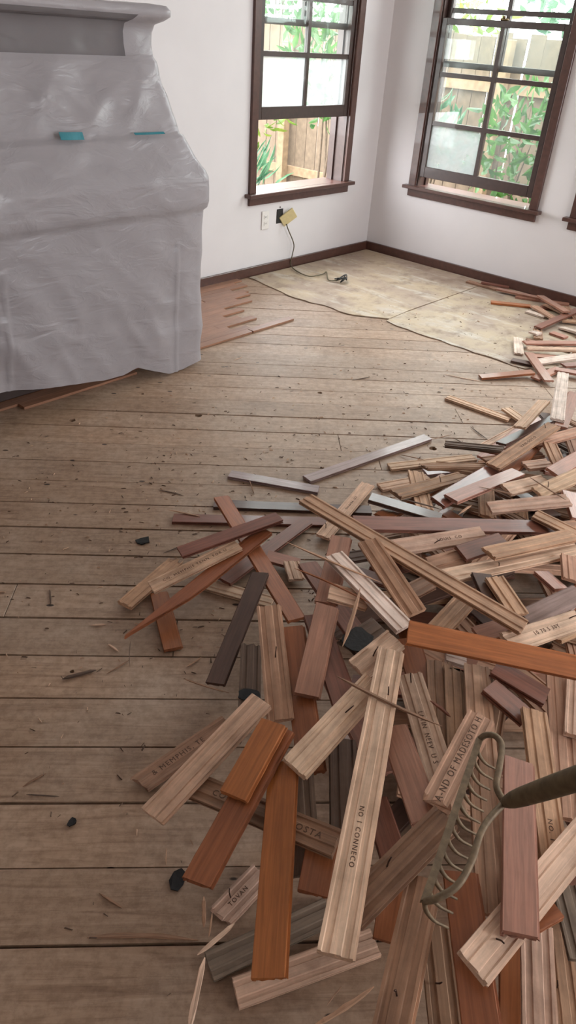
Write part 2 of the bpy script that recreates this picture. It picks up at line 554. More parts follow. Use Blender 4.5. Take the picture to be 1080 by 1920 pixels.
# the two walls out of view; the one behind the camera has an opening added for fill light
w = link('wall_left', wall_mesh('wall_left', 0.0, -Y0, []), None, [M_WALL]); tag(w, kind='structure')
w.rotation_euler = (0, 0, math.pi / 2); w.location = (X0, Y0, 0)
w = link('wall_front', wall_mesh('wall_front', 0.0, -X0, [(1.2, 2.9, 0.6, 2.2)]), None, [M_WALL]); tag(w, kind='structure')
w.rotation_euler = (0, 0, math.pi); w.location = (0, Y0, 0)
tag(box('ceiling', (X0 - TW, TW, Y0 - TW, TW, ZC, ZC + 0.12), M_CEIL), kind='structure')

# baseboards
HB = 0.062


def baseboard(name, pts_box):
    tag(link(name, box_mesh(name, *pts_box, bevel=0.003), None, [M_TRIM]), kind='structure')


baseboard('baseboard_back', (X0, -0.018, -0.018, -0.0005, 0.0, HB))
baseboard('baseboard_right', (-0.018, -0.0005, Y0, -0.0005, 0.0, HB))

# ------------------------------------------------------------------ windows
def make_window(name, origin, rz, lower_z, upper_z, dirty_lower={}, dirty_upper={}, detail=True):
    """local u to the right seen from inside, d outwards, z up"""
    W = tag(empty(name, origin, rz), kind='structure')
    # casing, stool, apron, jambs
    box('casing_side', (0, JM, -0.02, 0.0, ZS, ZH + JM), M_TRIM, W, 0.002)
    box('casing_side', (WW - JM, WW, -0.02, 0.0, ZS, ZH + JM), M_TRIM, W, 0.002)
    box('casing_head', (JM, WW - JM, -0.02, 0.0, ZH, ZH + JM), M_TRIM, W, 0.002)
    box('stool', (-0.03, WW + 0.03, -0.055, -0.0005, ZS - 0.022, ZS), M_TRIM, W, 0.003)
    box('sill', (JM + 0.001, WW - JM - 0.001, 0.0, TW + 0.03, ZS - 0.0195, ZS), M_TRIM, W)
    box('apron', (0.0, WW, -0.018, -0.0005, ZS - 0.072, ZS - 0.022), M_TRIM, W, 0.002)
    for u in (JM, WW - JM - 0.012):
        box('jamb', (u + 0.0005, u + 0.0115, 0.001, TW, ZS, ZH), M_TRIMD, W)
    box('jamb_head', (JM + 0.012, WW - JM - 0.012, 0.001, TW, ZH - 0.012, ZH - 0.0005), M_TRIMD, W)
    for u in (JM + 0.012, WW - JM - 0.024):          # parting stop behind the lower sash
        box('parting_stop', (u, u + 0.012, 0.082, 0.098, ZS, ZH - 0.012), M_TRIMD, W)
    ua, ub = JM + 0.0125, WW - JM - 0.0125
    st, mw = 0.036, 0.027
    ph = 0.258

    def sash(nm, z, d0, d1, rb, rt, dirty):
        h = rb + 3 * ph + 2 * mw + rt
        S = link(nm, boxes_mesh(nm, [
            (ua, ua + st, d0, d1, z, z + h), (ub - st, ub, d0, d1, z, z + h),
            (ua + st, ub - st, d0, d1, z, z + rb), (ua + st, ub - st, d0, d1, z + h - rt, z + h)], 0.002), W, [M_TRIMD])
        um = (ua + ub) / 2
        box('muntin', (um - mw / 2, um + mw / 2, d0 + 0.004, d1 - 0.004, z + rb, z + h - rt), M_TRIMD, S)
        dm = (d0 + d1) / 2
        for r in range(3):
            zb = z + rb + r * (ph + mw)
            if r < 2:
                box('muntin', (ua + st, ub - st, d0 + 0.005, d1 - 0.005, zb + ph, zb + ph + mw), M_TRIMD, S)
            for c in range(2):
                a = ua + st if c == 0 else um + mw / 2
                b = um - mw / 2 if c == 0 else ub - st
                box('pane', (a, b, dm - 0.0015, dm + 0.0015, zb, zb + ph), dirty.get((r, c), M_GLASS), S)
        return S, z + h

    S, zt = sash('lower_sash', lower_z, 0.004, 0.038, 0.068, 0.036, dirty_lower)
    um = (ua + ub) / 2
    if detail:
        box('sash_lock', (um - 0.028, um + 0.022, 0.006, 0.03, zt, zt + 0.012), M_BRASS, S, 0.003)
        box('lock_lever', (um - 0.012, um + 0.006, 0.0, 0.012, zt + 0.012, zt + 0.024), M_BRASS, S, 0.002)
    sash('upper_sash', upper_z, 0.044, 0.078, 0.034, 0.045, dirty_upper)
    return W


make_window('window_1', (win_A[0], 0, 0), 0.0, 0.922, 1.405, dirty_lower={(0, 0): M_DIRTY, (0, 1): M_SMEAR})
make_window('window_2', (0, -win_B[0], 0), -math.pi / 2, 0.578, 1.245, dirty_lower={(0, 0): M_DIRTY})
make_window('window_3', (0, -win_B[1], 0), -math.pi / 2, ZS + 0.001, 1.42)
make_window('added_fill_window', (0, -win_B[2], 0), -math.pi / 2, ZS + 0.001, 1.42)  # unseen window, added to give the foreground fill light


def portal(loc, rot, sx, sz):
    l = bpy.data.lights.new('window_portal', 'AREA')
    l.shape = 'RECTANGLE'; l.size = sx; l.size_y = sz
    l.cycles.is_portal = True
    o = bpy.data.objects.new('window_portal', l)
    COL.objects.link(o)
    o.location = loc; o.rotation_euler = rot


zc, zh = (ZS + ZH) / 2, ZH - ZS
portal((win_A[0] + WW / 2, TW + 0.02, zc), (math.radians(-90), 0, 0), WW - 2 * JM, zh)
for s in win_B:
    portal((TW + 0.02, -(s + WW / 2), zc), (0, math.radians(90), 0), zh, WW - 2 * JM)

portal((-2.05, Y0 - TW - 0.02, 1.4), (math.radians(90), 0, 0), 1.7, 1.6)  # for the added fill opening behind the camera

# ------------------------------------------------------------------ floor: diagonal subfloor planks
floor = tag(box('floor', (X0, 0, Y0, 0, -0.2, -0.1), M_VOID), kind='structure')
SQ = math.sqrt(0.5)
PW = 0.1427
S_REF = -3.134


def clip(poly, nx, ny, c):
    """keep nx*x + ny*y <= c"""
    out = []
    for i in range(len(poly)):
        a, b = poly[i], poly[(i + 1) % len(poly)]
        da, db = nx * a[0] + ny * a[1] - c, nx * b[0] + ny * b[1] - c
        if da <= 0:
            out.append(a)
        if (da < 0 < db) or (db < 0 < da):
            t = da / (da - db)
            out.append((a[0] + t * (b[0] - a[0]), a[1] + t * (b[1] - a[1])))
    return out


def prism(name, poly, z0, z1, inset=0.0012):
    n = len(poly)
    cx = sum(p[0] for p in poly) / n
    cy = sum(p[1] for p in poly) / n
    vs = []
    for z, k in ((z0, 0), (z1 - inset, 0), (z1, 1)):
        for p in poly:
            dx, dy = cx - p[0], cy - p[1]
            l = math.hypot(dx, dy) or 1
            f = inset * 1.4 / l if k else 0
            vs.append((p[0] + dx * f - cx, p[1] + dy * f - cy, z))
    fs = [tuple(range(n - 1, -1, -1)), tuple(2 * n + i for i in range(n))]
    for r in range(2):
        for i in range(n):
            fs.append((r * n + i, r * n + (i + 1) % n, (r + 1) * n + (i + 1) % n, (r + 1) * n + i))
    return mesh_of(name, vs, fs), (cx, cy, 0)


knot_px = [(135, 787, 0.016), (372, 778, 0.017), (812, 840, 0.017), (267, 738, 0.008), (600, 736, 0.012), (136, 1540, 0.009), (135, 1258, 0.006)]
knots = [(at_z(u, v)[0], at_z(u, v)[1], r) for u, v, r in knot_px]
rp = random.Random(3)
rect = [(X0 + 0.005, Y0 + 0.005), (-0.005, Y0 + 0.005), (-0.005, -0.005), (X0 + 0.005, -0.005)]
smin = (X0 + Y0) * SQ
k0 = int(math.floor((smin - S_REF) / PW))
k1 = int(math.ceil((0 - S_REF) / PW))
cutters = []
for k in range(k0, k1):
    sa = S_REF + k * PW
    gap = rp.choice((0.0035, 0.0045, 0.0055, 0.007))
    strip = clip(clip(rect, SQ, SQ, sa + PW - gap), -SQ, -SQ, -sa)
    if len(strip) < 3:
        continue
    ts = [(p[0] - p[1]) * SQ for p in strip]
    t, tend = min(ts), max(ts)
    cuts = [t]
    while t < tend:
        t += rp.uniform(2.6, 5.0)
        if tend - t < 0.5:
            t = tend
        cuts.append(t)
    for a, b in zip(cuts[:-1], cuts[1:]):
        q = clip(clip(strip, SQ, -SQ, b - 0.0018), -SQ, SQ, -a)
        if len(q) < 3:
            continue
        dz = rp.uniform(-0.0022, 0.0)
        me, loc = prism('plank', q, -0.026 + dz, dz)
        o = link('plank', me, floor, [M_PLANK])
        o.location = loc
        for kx, ky, kr in knots:
            ks, kt = (kx + ky) * SQ, (kx - ky) * SQ
            if sa - kr < ks < sa + PW + kr and a < kt < b:
                bmc = bmesh.new()
                bmesh.ops.create_cone(bmc, cap_ends=True, segments=14, radius1=kr * 0.9, radius2=kr, depth=0.2)
                for v_ in bmc.verts:
                    v_.co.x *= 1.0 + 0.2 * math.sin(v_.co.y * 300)
                mc = bpy.data.meshes.new('cut')
                bmc.to_mesh(mc); bmc.free()
                co_ = bpy.data.objects.new('cut', mc); COL.objects.link(co_)
                co_.location = (kx, ky, 0)
                md = o.modifiers.new('knot', 'BOOLEAN'); md.object = co_; md.solver = 'EXACT'
                cutters.append((o, co_))
if cutters:
    dg = bpy.context.evaluated_depsgraph_get()
    done = {}
    for o, c in cutters:
        if o.name not in done:
            done[o.name] = (o, bpy.data.meshes.new_from_object(o.evaluated_get(dg)))
    for o, me in done.values():
        o.modifiers.clear(); o.data = me
    for o, c in cutters:
        bpy.data.objects.remove(c, do_unlink=True)

# underlay sheets in the corner, ragged edge towards the planks
rs = random.Random(11)


def ragged(a, b, n, amp):
    out = []
    for i in range(n):
        t = i / n
        out.append((a[0] + (b[0] - a[0]) * t + rs.uniform(-amp, amp), a[1] + (b[1] - a[1]) * t + rs.uniform(-amp, amp)))
    return out


SH = 0.0055


def flat_sheet(name, poly, z0, z1):
    n = len(poly)
    vs = [(p[0], p[1], z) for z in (z0, z1) for p in poly]
    bm = bmesh.new()
    bv = [bm.verts.new(v) for v in vs]
    bm.faces.new(bv[:n][::-1]); bm.faces.new(bv[n:])
    for i in range(n):
        bm.faces.new([bv[i], bv[(i + 1) % n], bv[n + (i + 1) % n], bv[n + i]])
    bmesh.ops.recalc_face_normals(bm, faces=bm.faces[:])
    me = bpy.data.meshes.new(name); bm.to_mesh(me); bm.free()
    return me


edge = [(-1.30, -2.02), (-1.305, -1.55), (-1.295, -1.13)] 
polyA = [(-0.03, -0.03), (-0.03, -1.10)] + ragged((-1.02, -1.10), (-1.29, -1.12), 4, 0.012) + ragged((-1.35, -0.95), (-1.39, -0.45), 9, 0.012) + ragged((-1.38, -0.44), (-1.33, -0.06), 6, 0.012) + [(-1.32, -0.03)]
polyB = [(-0.03, -1.104)] + [(-0.03, -2.2)] + ragged((-0.9, -2.22), (-1.28, -2.08), 5, 0.03) + ragged((-1.30, -2.03), (-1.297, -1.13), 12, 0.007) + ragged((-1.27, -1.124), (-1.02, -1.104), 4, 0.004)
sheet_set = tag(empty('underlay_sheeting', (0, 0, 0)), 'pale yellowish dusty underlay sheets covering the floor in the room corner', 'underlay')
link('sheet', flat_sheet('sheet', polyA, 0.0003, SH), sheet_set, [M_SHEET])
link('sheet', flat_sheet('sheet', polyB, 0.0003, SH - 0.0008), sheet_set, [M_SHEET])

# ------------------------------------------------------------------ strips of hardwood still nailed down along the back wall
SW = 0.0475                            # face width of a flooring strip
ST = 0.0112                            # its thickness
rows = tag(empty('leftover_flooring', (0, 0, 0)), 'reddish hardwood strips still nailed down beside and under the shrouded piano', 'flooring')
rh = random.Random(5)
ends_px = {0: -1.42, 1: -1.5, 2: -1.46, 3: -1.62, 4: -1.55, 5: -1.58, 6: -1.72, 7: -1.66, 8: -1.9, 9: -1.82, 10: -2.0, 11: -1.93, 12: -1.86, 13: -2.1, 14: -2.0, 15: -1.695, 16: -2.85}
for i in range(17):
    y1 = -0.018 - i * SW
    xe = ends_px[i]
    x = -4.7 if i < 16 else -3.44
    cuts = [x]
    while x < xe:
        x += rh.uniform(0.5, 1.3)
        if xe - x < 0.25:
            x = xe
        cuts.append(x)
    for a, b in zip(cuts[:-1], cuts[1:]):
        q = [(a + 0.0004, y1 - SW + 0.0005), (b - 0.0004 + rh.uniform(-0.01, 0.0), y1 - SW + 0.0005), (b - 0.0004, y1), (a + 0.0004, y1)]
        me, loc = prism('strip', q, 0.0004, ST - rh.uniform(0, 0.0008), 0.0006)
        o = link('strip', me, rows, [M_FIN])
        o.location = loc
        f = rh.uniform(0.85, 1.12)
        c = lin(164, 118, 92)
        o.color = (c[0] * f, c[1] * f, c[2] * f, 1)

# ------------------------------------------------------------------ shrouded piano
PXL, PXR = -4.08, -2.62
piano = tag(empty('upright_piano', ((PXL + PXR) / 2, -0.6, 0)), 'dark upright piano hidden under the cloudy plastic sheeting', 'piano')


def pbox(name, d, bevel=0.004):
    me = box_mesh(name, *d, bevel=bevel)
    o = link(name, me, piano, [M_PIANO])
    o.matrix_parent_inverse = Matrix.Translation((-(PXL + PXR) / 2, 0.6, 0))
    return o


PZ = ST + 0.0005
pbox('case', (PXL, PXR - 0.03, -0.725, -0.36, PZ, 1.375))
pbox('top_lid', (PXL - 0.02, PXR + 0.01, -0.765, -0.35, 1.3755, 1.405))
pbox('key_bed', (PXL, PXR + 0.03, -0.915, -0.726, 0.74, 0.835))
pbox('fall_board', (PXL + 0.02, PXR - 0.02, -0.84, -0.726, 0.836, 0.92))
for x in (PXL + 0.02, PXR - 0.05):
    pbox('leg', (x, x + 0.06, -0.89, -0.84, PZ, 0.7395))

LEV = [  # z, front y, right side x, film
    (0.03, -0.912, -2.545, 0), (0.12, -0.918, -2.542, 0), (0.22, -0.924, -2.54, 0), (0.32, -0.928, -2.538, 0), (0.42, -0.931, -2.535, 0),
    (0.52, -0.934, -2.532, 0), (0.60, -0.936, -2.53, 0), (0.67, -0.937, -2.528, 0), (0.712, -0.938, -2.527, 0), (0.726, -0.952, -2.517, 0),
    (0.75, -0.958, -2.514, 0), (0.80, -0.957, -2.514, 0), (0.845, -0.955, -2.516, 0), (0.868, -0.945, -2.522, 0), (0.89, -0.93, -2.532, 0),
    (0.93, -0.905, -2.55, 0), (0.97, -0.882, -2.566, 0), (0.995, -0.868, -2.578, 0), (1.0, -0.852, -2.584, 0), (1.03, -0.838, -2.59, 0),
    (1.08, -0.818, -2.60, 0), (1.13, -0.80, -2.608, 0), (1.18, -0.784, -2.612, 0), (1.22, -0.772, -2.614, 0), (1.245, -0.764, -2.616, 0),
    (1.26, -0.752, -2.618, 1), (1.30, -0.748, -2.618, 1), (1.34, -0.748, -2.616, 1), (1.366, -0.756, -2.61, 1), (1.38, -0.782, -2.585, 1),
    (1.395, -0.80, -2.568, 0), (1.415, -0.80, -2.566, 0), (1.426, -0.79, -2.575, 0), (1.430, -0.74, -2.62, 0), (1.430, -0.58, -2.75, 0), (1.431, -0.44, -2.95, 0)]
HEM = [(-4.2, 0.08), (-3.9, 0.12), (-3.58, 0.15), (-3.35, 0.115), (-3.1, 0.068), (-3.0, 0.062), (-2.92, 0.08), (-2.84, 0.045), (-2.75, 0.008), (-2.66, 0.006), (-2.55, 0.03), (-2.4, 0.03)]


def hem_z(x):
    return float(np.interp(x, [h[0] for h in HEM], [h[1] for h in HEM]))


def outline(yf, xr, yb=-0.34):
    """left side, front, right side of the draped sheet in plan, with outward normals"""
    xl = PXL - (xr - PXR)
    r = 0.035
    pts = []
    for i in range(10):
        t = i / 10
        pts.append((xl, yb + (yf + r - yb) * t, -1, 0))
    for i in range(6):
        a = math.pi + (math.pi / 2) * i / 5
        pts.append((xl + r + r * math.cos(a), yf + r + r * math.sin(a), math.cos(a), math.sin(a)))
    n = 150
    for i in range(1, n):
        pts.append((xl + r + (xr - xl - 2 * r) * i / n, yf, 0, -1))
    for i in range(6):
        a = 1.5 * math.pi + (math.pi / 2) * i / 5
        pts.append((xr - r + r * math.cos(a), yf + r + r * math.sin(a), math.cos(a), math.sin(a)))
    for i in range(1, 13):
        t = i / 12
        pts.append((xr, yf + r + (yb - yf - r) * t, 1, 0))
    return pts


# refine levels
lev = []
for a, b in zip(LEV[:-1], LEV[1:]):
    n = max(1, int(round(math.hypot(b[0] - a[0], b[1] - a[1]) / 0.015)))
    for k in range(n):
        t = k / n
        lev.append(tuple(a[j] + (b[j] - a[j]) * t for j in range(3)) + (a[3],))
lev.append(LEV[-1])
verts, faces, fmat = [], [], []
ncol = None
for z, yf, xr, film in lev:
    ol = outline(yf, xr)
    ncol = len(ol)
    for (x, y, nx, ny) in ol:
        zz = z
        if z < 0.70:
            h = hem_z(x) if ny < -0.3 else 0.03
            zz = h + (z - 0.03) / (0.70 - 0.03) * (0.70 - h)
        low = min(1.0, max(0.0, (0.72 - z) / 0.5))
        mid = math.exp(-((z - 1.12) / 0.1) ** 2)
        p = Vector((x * 2.1 + zz * 0.7, y * 2.1, zz * 3.2))

        def folds(ax, az, f, seed):
            # soft parallel folds: fine across the fold, slow along it
            c_, s_ = math.cos(ax), math.sin(ax)
            a_ = (x * c_ + (zz + az * y) * s_) * f
            b_ = (-x * s_ + zz * c_) * f * 0.22
            v_ = noise.noise(Vector((a_ + seed, b_, seed * 1.7)))
            return (0.45 - abs(v_)) * 2.0
        d = 0.009 * noise.noise(p)
        d += 0.013 * folds(0.9, 0, 7, 3.1) * (0.4 + mid)
        d += 0.014 * folds(-0.75, 0, 6, 8.4) * (0.25 + 1.2 * mid)
        d += low * 0.011 * folds(1.35, 0, 5, 5.2) + low * 0.009 * folds(0.5, 0, 9, 12.7)
        d += low * 0.018 * noise.noise(Vector((x * 4.5 + 5, 2, zz * 1.4)))
        ledge = math.exp(-((z - 0.93) / 0.07) ** 2)
        d += ledge * (0.012 * noise.noise(Vector((x * 6, 4, zz * 9))) + 0.012 * folds(1.2, 0.5, 8, 2.2))
        if film:
            d += 0.006 * noise.noise(Vector((x * 9, 1, zz * 3)))
        if ny < -0.3 and z < 0.7:
            for fx, sl in ((-3.52, 0.07), (-2.70, 0.02)):
                d += 0.007 * math.exp(-((x - fx - sl * (zz - 0.3)) / 0.006) ** 2) * min(1, max(0, (0.62 - zz) / 0.05))
        d = max(d, -0.006)
        if z > 1.42:
            verts.append((x + nx * d * 0.3, y + ny * d * 0.3, zz + max(0, d) * 0.6))
        else:
            verts.append((x + nx * d, y + ny * d, zz))
for i in range(len(lev) - 1):
    for j in range(ncol - 1):
        faces.append((i * ncol + j, i * ncol + j + 1, (i + 1) * ncol + j + 1, (i + 1) * ncol + j))
        fmat.append(1 if lev[i][3] and j < 152 else 0)
# close the top
top = (len(lev) - 1) * ncol
faces.append(tuple(top + j for j in range(ncol))); fmat.append(0)
me = mesh_of('plastic_dust_sheet', verts, faces, True)
film = link('plastic_dust_sheet', me, None, [M_FILM, M_FILM1])
me.polygons.foreach_set('material_index', fmat)
tag(film, 'cloudy grey plastic sheeting draped and taped over a tall upright piano', 'plastic sheet')
for u0, u1, v, hgt in ((112, 157, 255, 0.024), (252, 309, 251, 0.007)):
    a, b = at_y(u0, v, -0.882), at_y(u1, v - (2 if u0 > 200 else 0), -0.882)
    n = 8
    vs, fs = [], []
    for k in range(n + 1):
        t = k / n
        x = a[0] + (b[0] - a[0]) * t
        zz = a[2] + (b[2] - a[2]) * t
        yy = -0.884 - 0.003 * math.sin(t * 5)
        for dz, dy in ((-hgt / 2, -0.004), (hgt / 2, 0.006)):
            vs.append((x, yy + dy, zz + dz)); vs.append((x, yy + dy + 0.0012, zz + dz))
    for k in range(n):
        o4 = k * 4
        fs += [(o4, o4 + 4, o4 + 6, o4 + 2), (o4 + 1, o4 + 3, o4 + 7, o4 + 5), (o4, o4 + 1, o4 + 5, o4 + 4), (o4 + 2, o4 + 6, o4 + 7, o4 + 3)]
    t_ = link('tape', mesh_of('tape', vs, fs), film, [M_TAPE])
    t_['label'] = 'teal masking tape'

# ------------------------------------------------------------------ outlet, dangling box cover, cord
pl = tag(empty('wall_plate', (-1.16, -0.001, 0.342)), 'white painted outlet plate on the wall under the open window', 'outlet')
link('plate', box_mesh('plate', -0.034, 0.034, -0.006, 0.0, -0.057, 0.057, 0.002), pl, [M_PLATE])
for dz in (-0.02, 0.02):
    link('receptacle', box_mesh('receptacle', -0.015, 0.015, -0.0085, -0.006, dz - 0.013, dz + 0.013, 0.002), pl, [M_PLATE])
    for dx in (-0.006, 0.006):
        link('slot', box_mesh('slot', dx - 0.001, dx + 0.001, -0.0092, -0.0085, dz - 0.004, dz + 0.005), pl, [M_BLACK])
jb = tag(empty('junction_box', (-1.02, -0.001, 0.352)), 'open dark junction box with a yellowed cover hanging askew, cord coming out', 'junction box')
link('box', boxes_mesh('box', [(-0.03, 0.03, -0.003, 0.0, -0.045, 0.045)], 0.001), jb, [M_BLACK])
cv = link('cover', box_mesh('cover', -0.036, 0.036, -0.006, 0.006, -0.055, 0.055, 0.003), jb, [M_IVORY])
cv.location = (0.055, -0.028, -0.008); cv.rotation_euler = (0.12, 0.95, -0.35)
link('screw', tube_mesh('screw', [(0, -0.004, 0.056), (0, 0.0, 0.056)], 0.004, 8), jb, [M_NAIL])
c0 = at_y(537, 420, -0.03)
ctrl = [Vector(c0), Vector(at_y(541, 432, -0.035)), Vector(at_y(551, 458, -0.03)), Vector(at_y(548, 478, -0.035)), Vector(at_z(545, 496, 0.024)),
        Vector(at_z(556, 508, 0.0145)), Vector(at_z(580, 518, 0.0145)), Vector(at_z(605, 514, 0.0145)), Vector(at_z(612, 510, 0.0145)), Vector(at_z(616, 525, 0.0145)), Vector(at_z(632, 526, 0.0145))]
cord = tag(empty('loose_cord', (ctrl[4].x, ctrl[4].y, 0)), 'thin brown cord hanging from the junction box to a tangle on the floor', 'cord')


def sub(o, root):
    o.matrix_parent_inverse = Matrix.Translation(-Vector(root.location))
    return o


sub(link('cord_length', tube_mesh('cord_length', curve_pts(ctrl, 6), 0.0038, 6), cord, [M_CORD]), cord)
rc = random.Random(21)
tc_ = Vector(at_z(641, 526, 0.015))
tp = [tc_ + Vector((rc.uniform(-0.06, 0.06), rc.uniform(-0.03, 0.03), rc.uniform(-0.002, 0.03))) for _ in range(16)]
sub(link('tangle', tube_mesh('tangle', curve_pts(tp, 6), 0.004, 6), cord, [M_BLACK]), cord)

# ------------------------------------------------------------------ the garden outside
tag(box('ground', (-9, 9, -9, 9, -0.55, -0.33), M_SOIL), kind='structure')
FX, FT = 1.8, 1.46
fence = tag(empty('board_fence', (FX, 0, -0.33)), 'weathered board fence with two rails and posts outside the windows', 'fence')


def fpart(name, me, mat):
    o = link(name, me, fence, [mat])
    return o


BW = 0.138
bmesh_board = box_mesh('board', 0.0, 0.018, -BW / 2, BW / 2, 0.04, FT + 0.33, 0.002)
bmesh_board.materials.append(M_FENCE)
rf = random.Random(9)
y = -4.6
while y < 5.4:
    o = bpy.data.objects.new('board', bmesh_board); COL.objects.link(o); o.parent = fence
    o.location = (rf.uniform(0, 0.004), y, rf.uniform(-0.02, 0.02))
    o.rotation_euler = (rf.uniform(-0.006, 0.006), 0, 0)
    y += BW + rf.uniform(0.004, 0.014)
for z in (0.09, 1.085):
    me = box_mesh('rail', -0.04, -0.001, -4.6, 5.4, z + 0.33 - 0.045, z + 0.33 + 0.045, 0.003)
    fpart('rail', me, M_RAIL)
mpost = box_mesh('post', -0.13, -0.041, -0.045, 0.045, 0.0, FT + 0.30, 0.004)
mpost.materials.append(M_RAIL)
for y in (-3.6, -1.5, 0.02, 2.5, 4.6):
    o = bpy.data.objects.new('post', mpost); COL.objects.link(o); o.parent = fence; o.location = (0, y, 0)


def leaf_cloud(name, center, radii, n, ll, lw, mat, seed, upward=0.3):
    r = random.Random(seed)
    vs, fs = [], []
    for _ in range(n):
        while True:
            p = Vector((r.uniform(-1, 1), r.uniform(-1, 1), r.uniform(-1, 1)))
            if 0.15 < p.length < 1:
                break
        c = Vector((p.x * radii[0], p.y * radii[1], p.z * radii[2]))
        d = (p.normalized() * 0.6 + Vector((r.uniform(-1, 1), r.uniform(-1, 1), r.uniform(-1, 1) + upward))).normalized()
        s = d.cross(Vector((r.uniform(-1, 1), r.uniform(-1, 1), r.uniform(0, 1)))).normalized()
        nrm = d.cross(s)
        L_ = ll * r.uniform(0.65, 1.2); W_ = lw * r.uniform(0.8, 1.2)
        b = len(vs)
        vs += [c, c + d * L_ * 0.35 + s * W_ + nrm * W_ * 0.35, c + d * L_ * 0.45, c + d * L_ * 0.35 - s * W_ + nrm * W_ * 0.35,
               c + d * L_ * 0.75 + s * W_ * 0.7 - nrm * L_ * 0.04, c + d * L_ - nrm * L_ * 0.14, c + d * L_ * 0.75 - s * W_ * 0.7 - nrm * L_ * 0.04]
        fs += [(b, b + 1, b + 2), (b, b + 2, b + 3), (b + 1, b + 4, b + 5, b + 2), (b + 2, b + 5, b + 6, b + 3)]
    me = mesh_of(name, vs, fs)
    return me


def shrub(name, label, loc, radii, hz, n, ll, lw, mat, seed, stems=5, upward=0.3, cat='shrub'):
    r = random.Random(seed + 100)
    root = tag(empty(name, loc), label, cat, 'garden planting outside the windows')
    f = link('foliage', leaf_cloud('foliage', (0, 0, 0), radii, n, ll, lw, mat, seed, upward), root, [mat])
    f.location = (0, 0, hz); f['kind'] = 'stuff'
    for _ in range(stems):
        a = Vector((r.uniform(-0.05, 0.05), r.uniform(-0.05, 0.05), 0))
        b = Vector((r.uniform(-0.6, 0.6) * radii[0], r.uniform(-0.6, 0.6) * radii[1], hz + radii[2] * r.uniform(0.0, 0.7)))
        m_ = (a + b) / 2 + Vector((r.uniform(-0.06, 0.06), r.uniform(-0.06, 0.06), 0.05))
        link('stem', tube_mesh('stem', curve_pts([a, m_, b], 5), [0.016 - 0.0012 * k for k in range(11)], 6), root, [M_BARK])
    return root


shrub('leafy_shrub', 'tall glossy leaved shrub rising outside the open left window', (0.65, 1.05, -0.33), (0.4, 0.5, 0.42), 1.45, 380, 0.13, 0.022, M_LEAF1, 1)
shrub('leafy_shrub', 'yellow green branch of leaves hanging over the fence seen through the left window', (1.2, 2.6, -0.33), (0.3, 0.6, 0.35), 1.05, 110, 0.14, 0.024, M_LEAF3, 2)
shrub('strap_leaf_plant', 'low plant with long pale strap leaves behind the left sill', (0.9, 2.2, -0.33), (0.22, 0.3, 0.2), 0.42, 60, 0.34, 0.018, M_LEAF2, 3, 2, 1.2, 'plant')
shrub('leafy_shrub', 'bluish green bush low in the left panes of the right window', (1.3, 0.36, -0.33), (0.25, 0.3, 0.3), 1.0, 130, 0.15, 0.02, M_LEAF2, 4, 4, 0.7)
shrub('leafy_shrub', 'bushy shrub with hanging leaves across the right panes of the right window', (1.1, -0.6, -0.33), (0.45, 0.42, 0.45), 1.05, 330, 0.13, 0.024, M_LEAF1, 5)
shrub('leafy_shrub', 'shrub against the fence beyond the partly seen third window', (1.0, -1.9, -0.33), (0.45, 0.6, 0.5), 1.0, 260, 0.13, 0.024, M_LEAF1, 6)
for i, (x, y, h, rad, mat, lb) in enumerate([
        (3.2, 4.1, 2.3, (0.9, 1.0, 0.8), M_LEAF1, 'tree crown above the fence at the top of the left window'),
        (3.3, 1.9, 2.2, (0.8, 1.0, 0.8), M_LEAF3, 'yellow green tree behind the fence between both windows'),
        (3.0, -0.3, 2.3, (0.8, 0.9, 0.75), M_LEAF2, 'bluish green tree above the fence in the right window'),
        (3.4, -2.6, 2.3, (0.9, 1.1, 0.8), M_LEAF1, 'tree behind the fence beyond the third window')]):
    shrub('garden_tree', lb, (x, y, -0.33), rad, h, 520, 0.17, 0.032, mat, 20 + i, 6, 0.2, 'tree')

# ------------------------------------------------------------------ the heap of torn-up flooring
# every strip is laid down in order on a height field, so each one rests on the floor or on the strips below it
CELL = 0.006
GX0, GX1, GY0, GY1 = -5.0, 0.0, -4.4, -0.9
NX, NY = int((GX1 - GX0) / CELL), int((GY1 - GY0) / CELL)
HF = np.zeros((NX, NY))
# the underlay sheet is a little above the planks
HF[int((-1.38 - GX0) / CELL):, int((-2.25 - GY0) / CELL):] = SH


def cells(P):
    i = np.clip(((P[..., 0] - GX0) / CELL).astype(int), 0, NX - 1)
    j = np.clip(((P[..., 1] - GY0) / CELL).astype(int), 0, NY - 1)
    return i, j


def grid_pts(A, B, wd, step=0.0045):
    d = B - A
    L_ = float(np.hypot(*d)); d = d / max(L_, 1e-6)
    n = np.array([-d[1], d[0]])
    ns, nt = max(8, int(L_ / step)), max(3, int(wd / step) + 1)
    s = np.linspace(-0.004 / max(L_, .01), 1 + 0.004 / max(L_, .01), ns); t = np.linspace(-wd / 2 - 0.004, wd / 2 + 0.004, nt)
    P = A + s[:, None, None] * d * L_ + t[None, :, None] * n
    return P, s, t


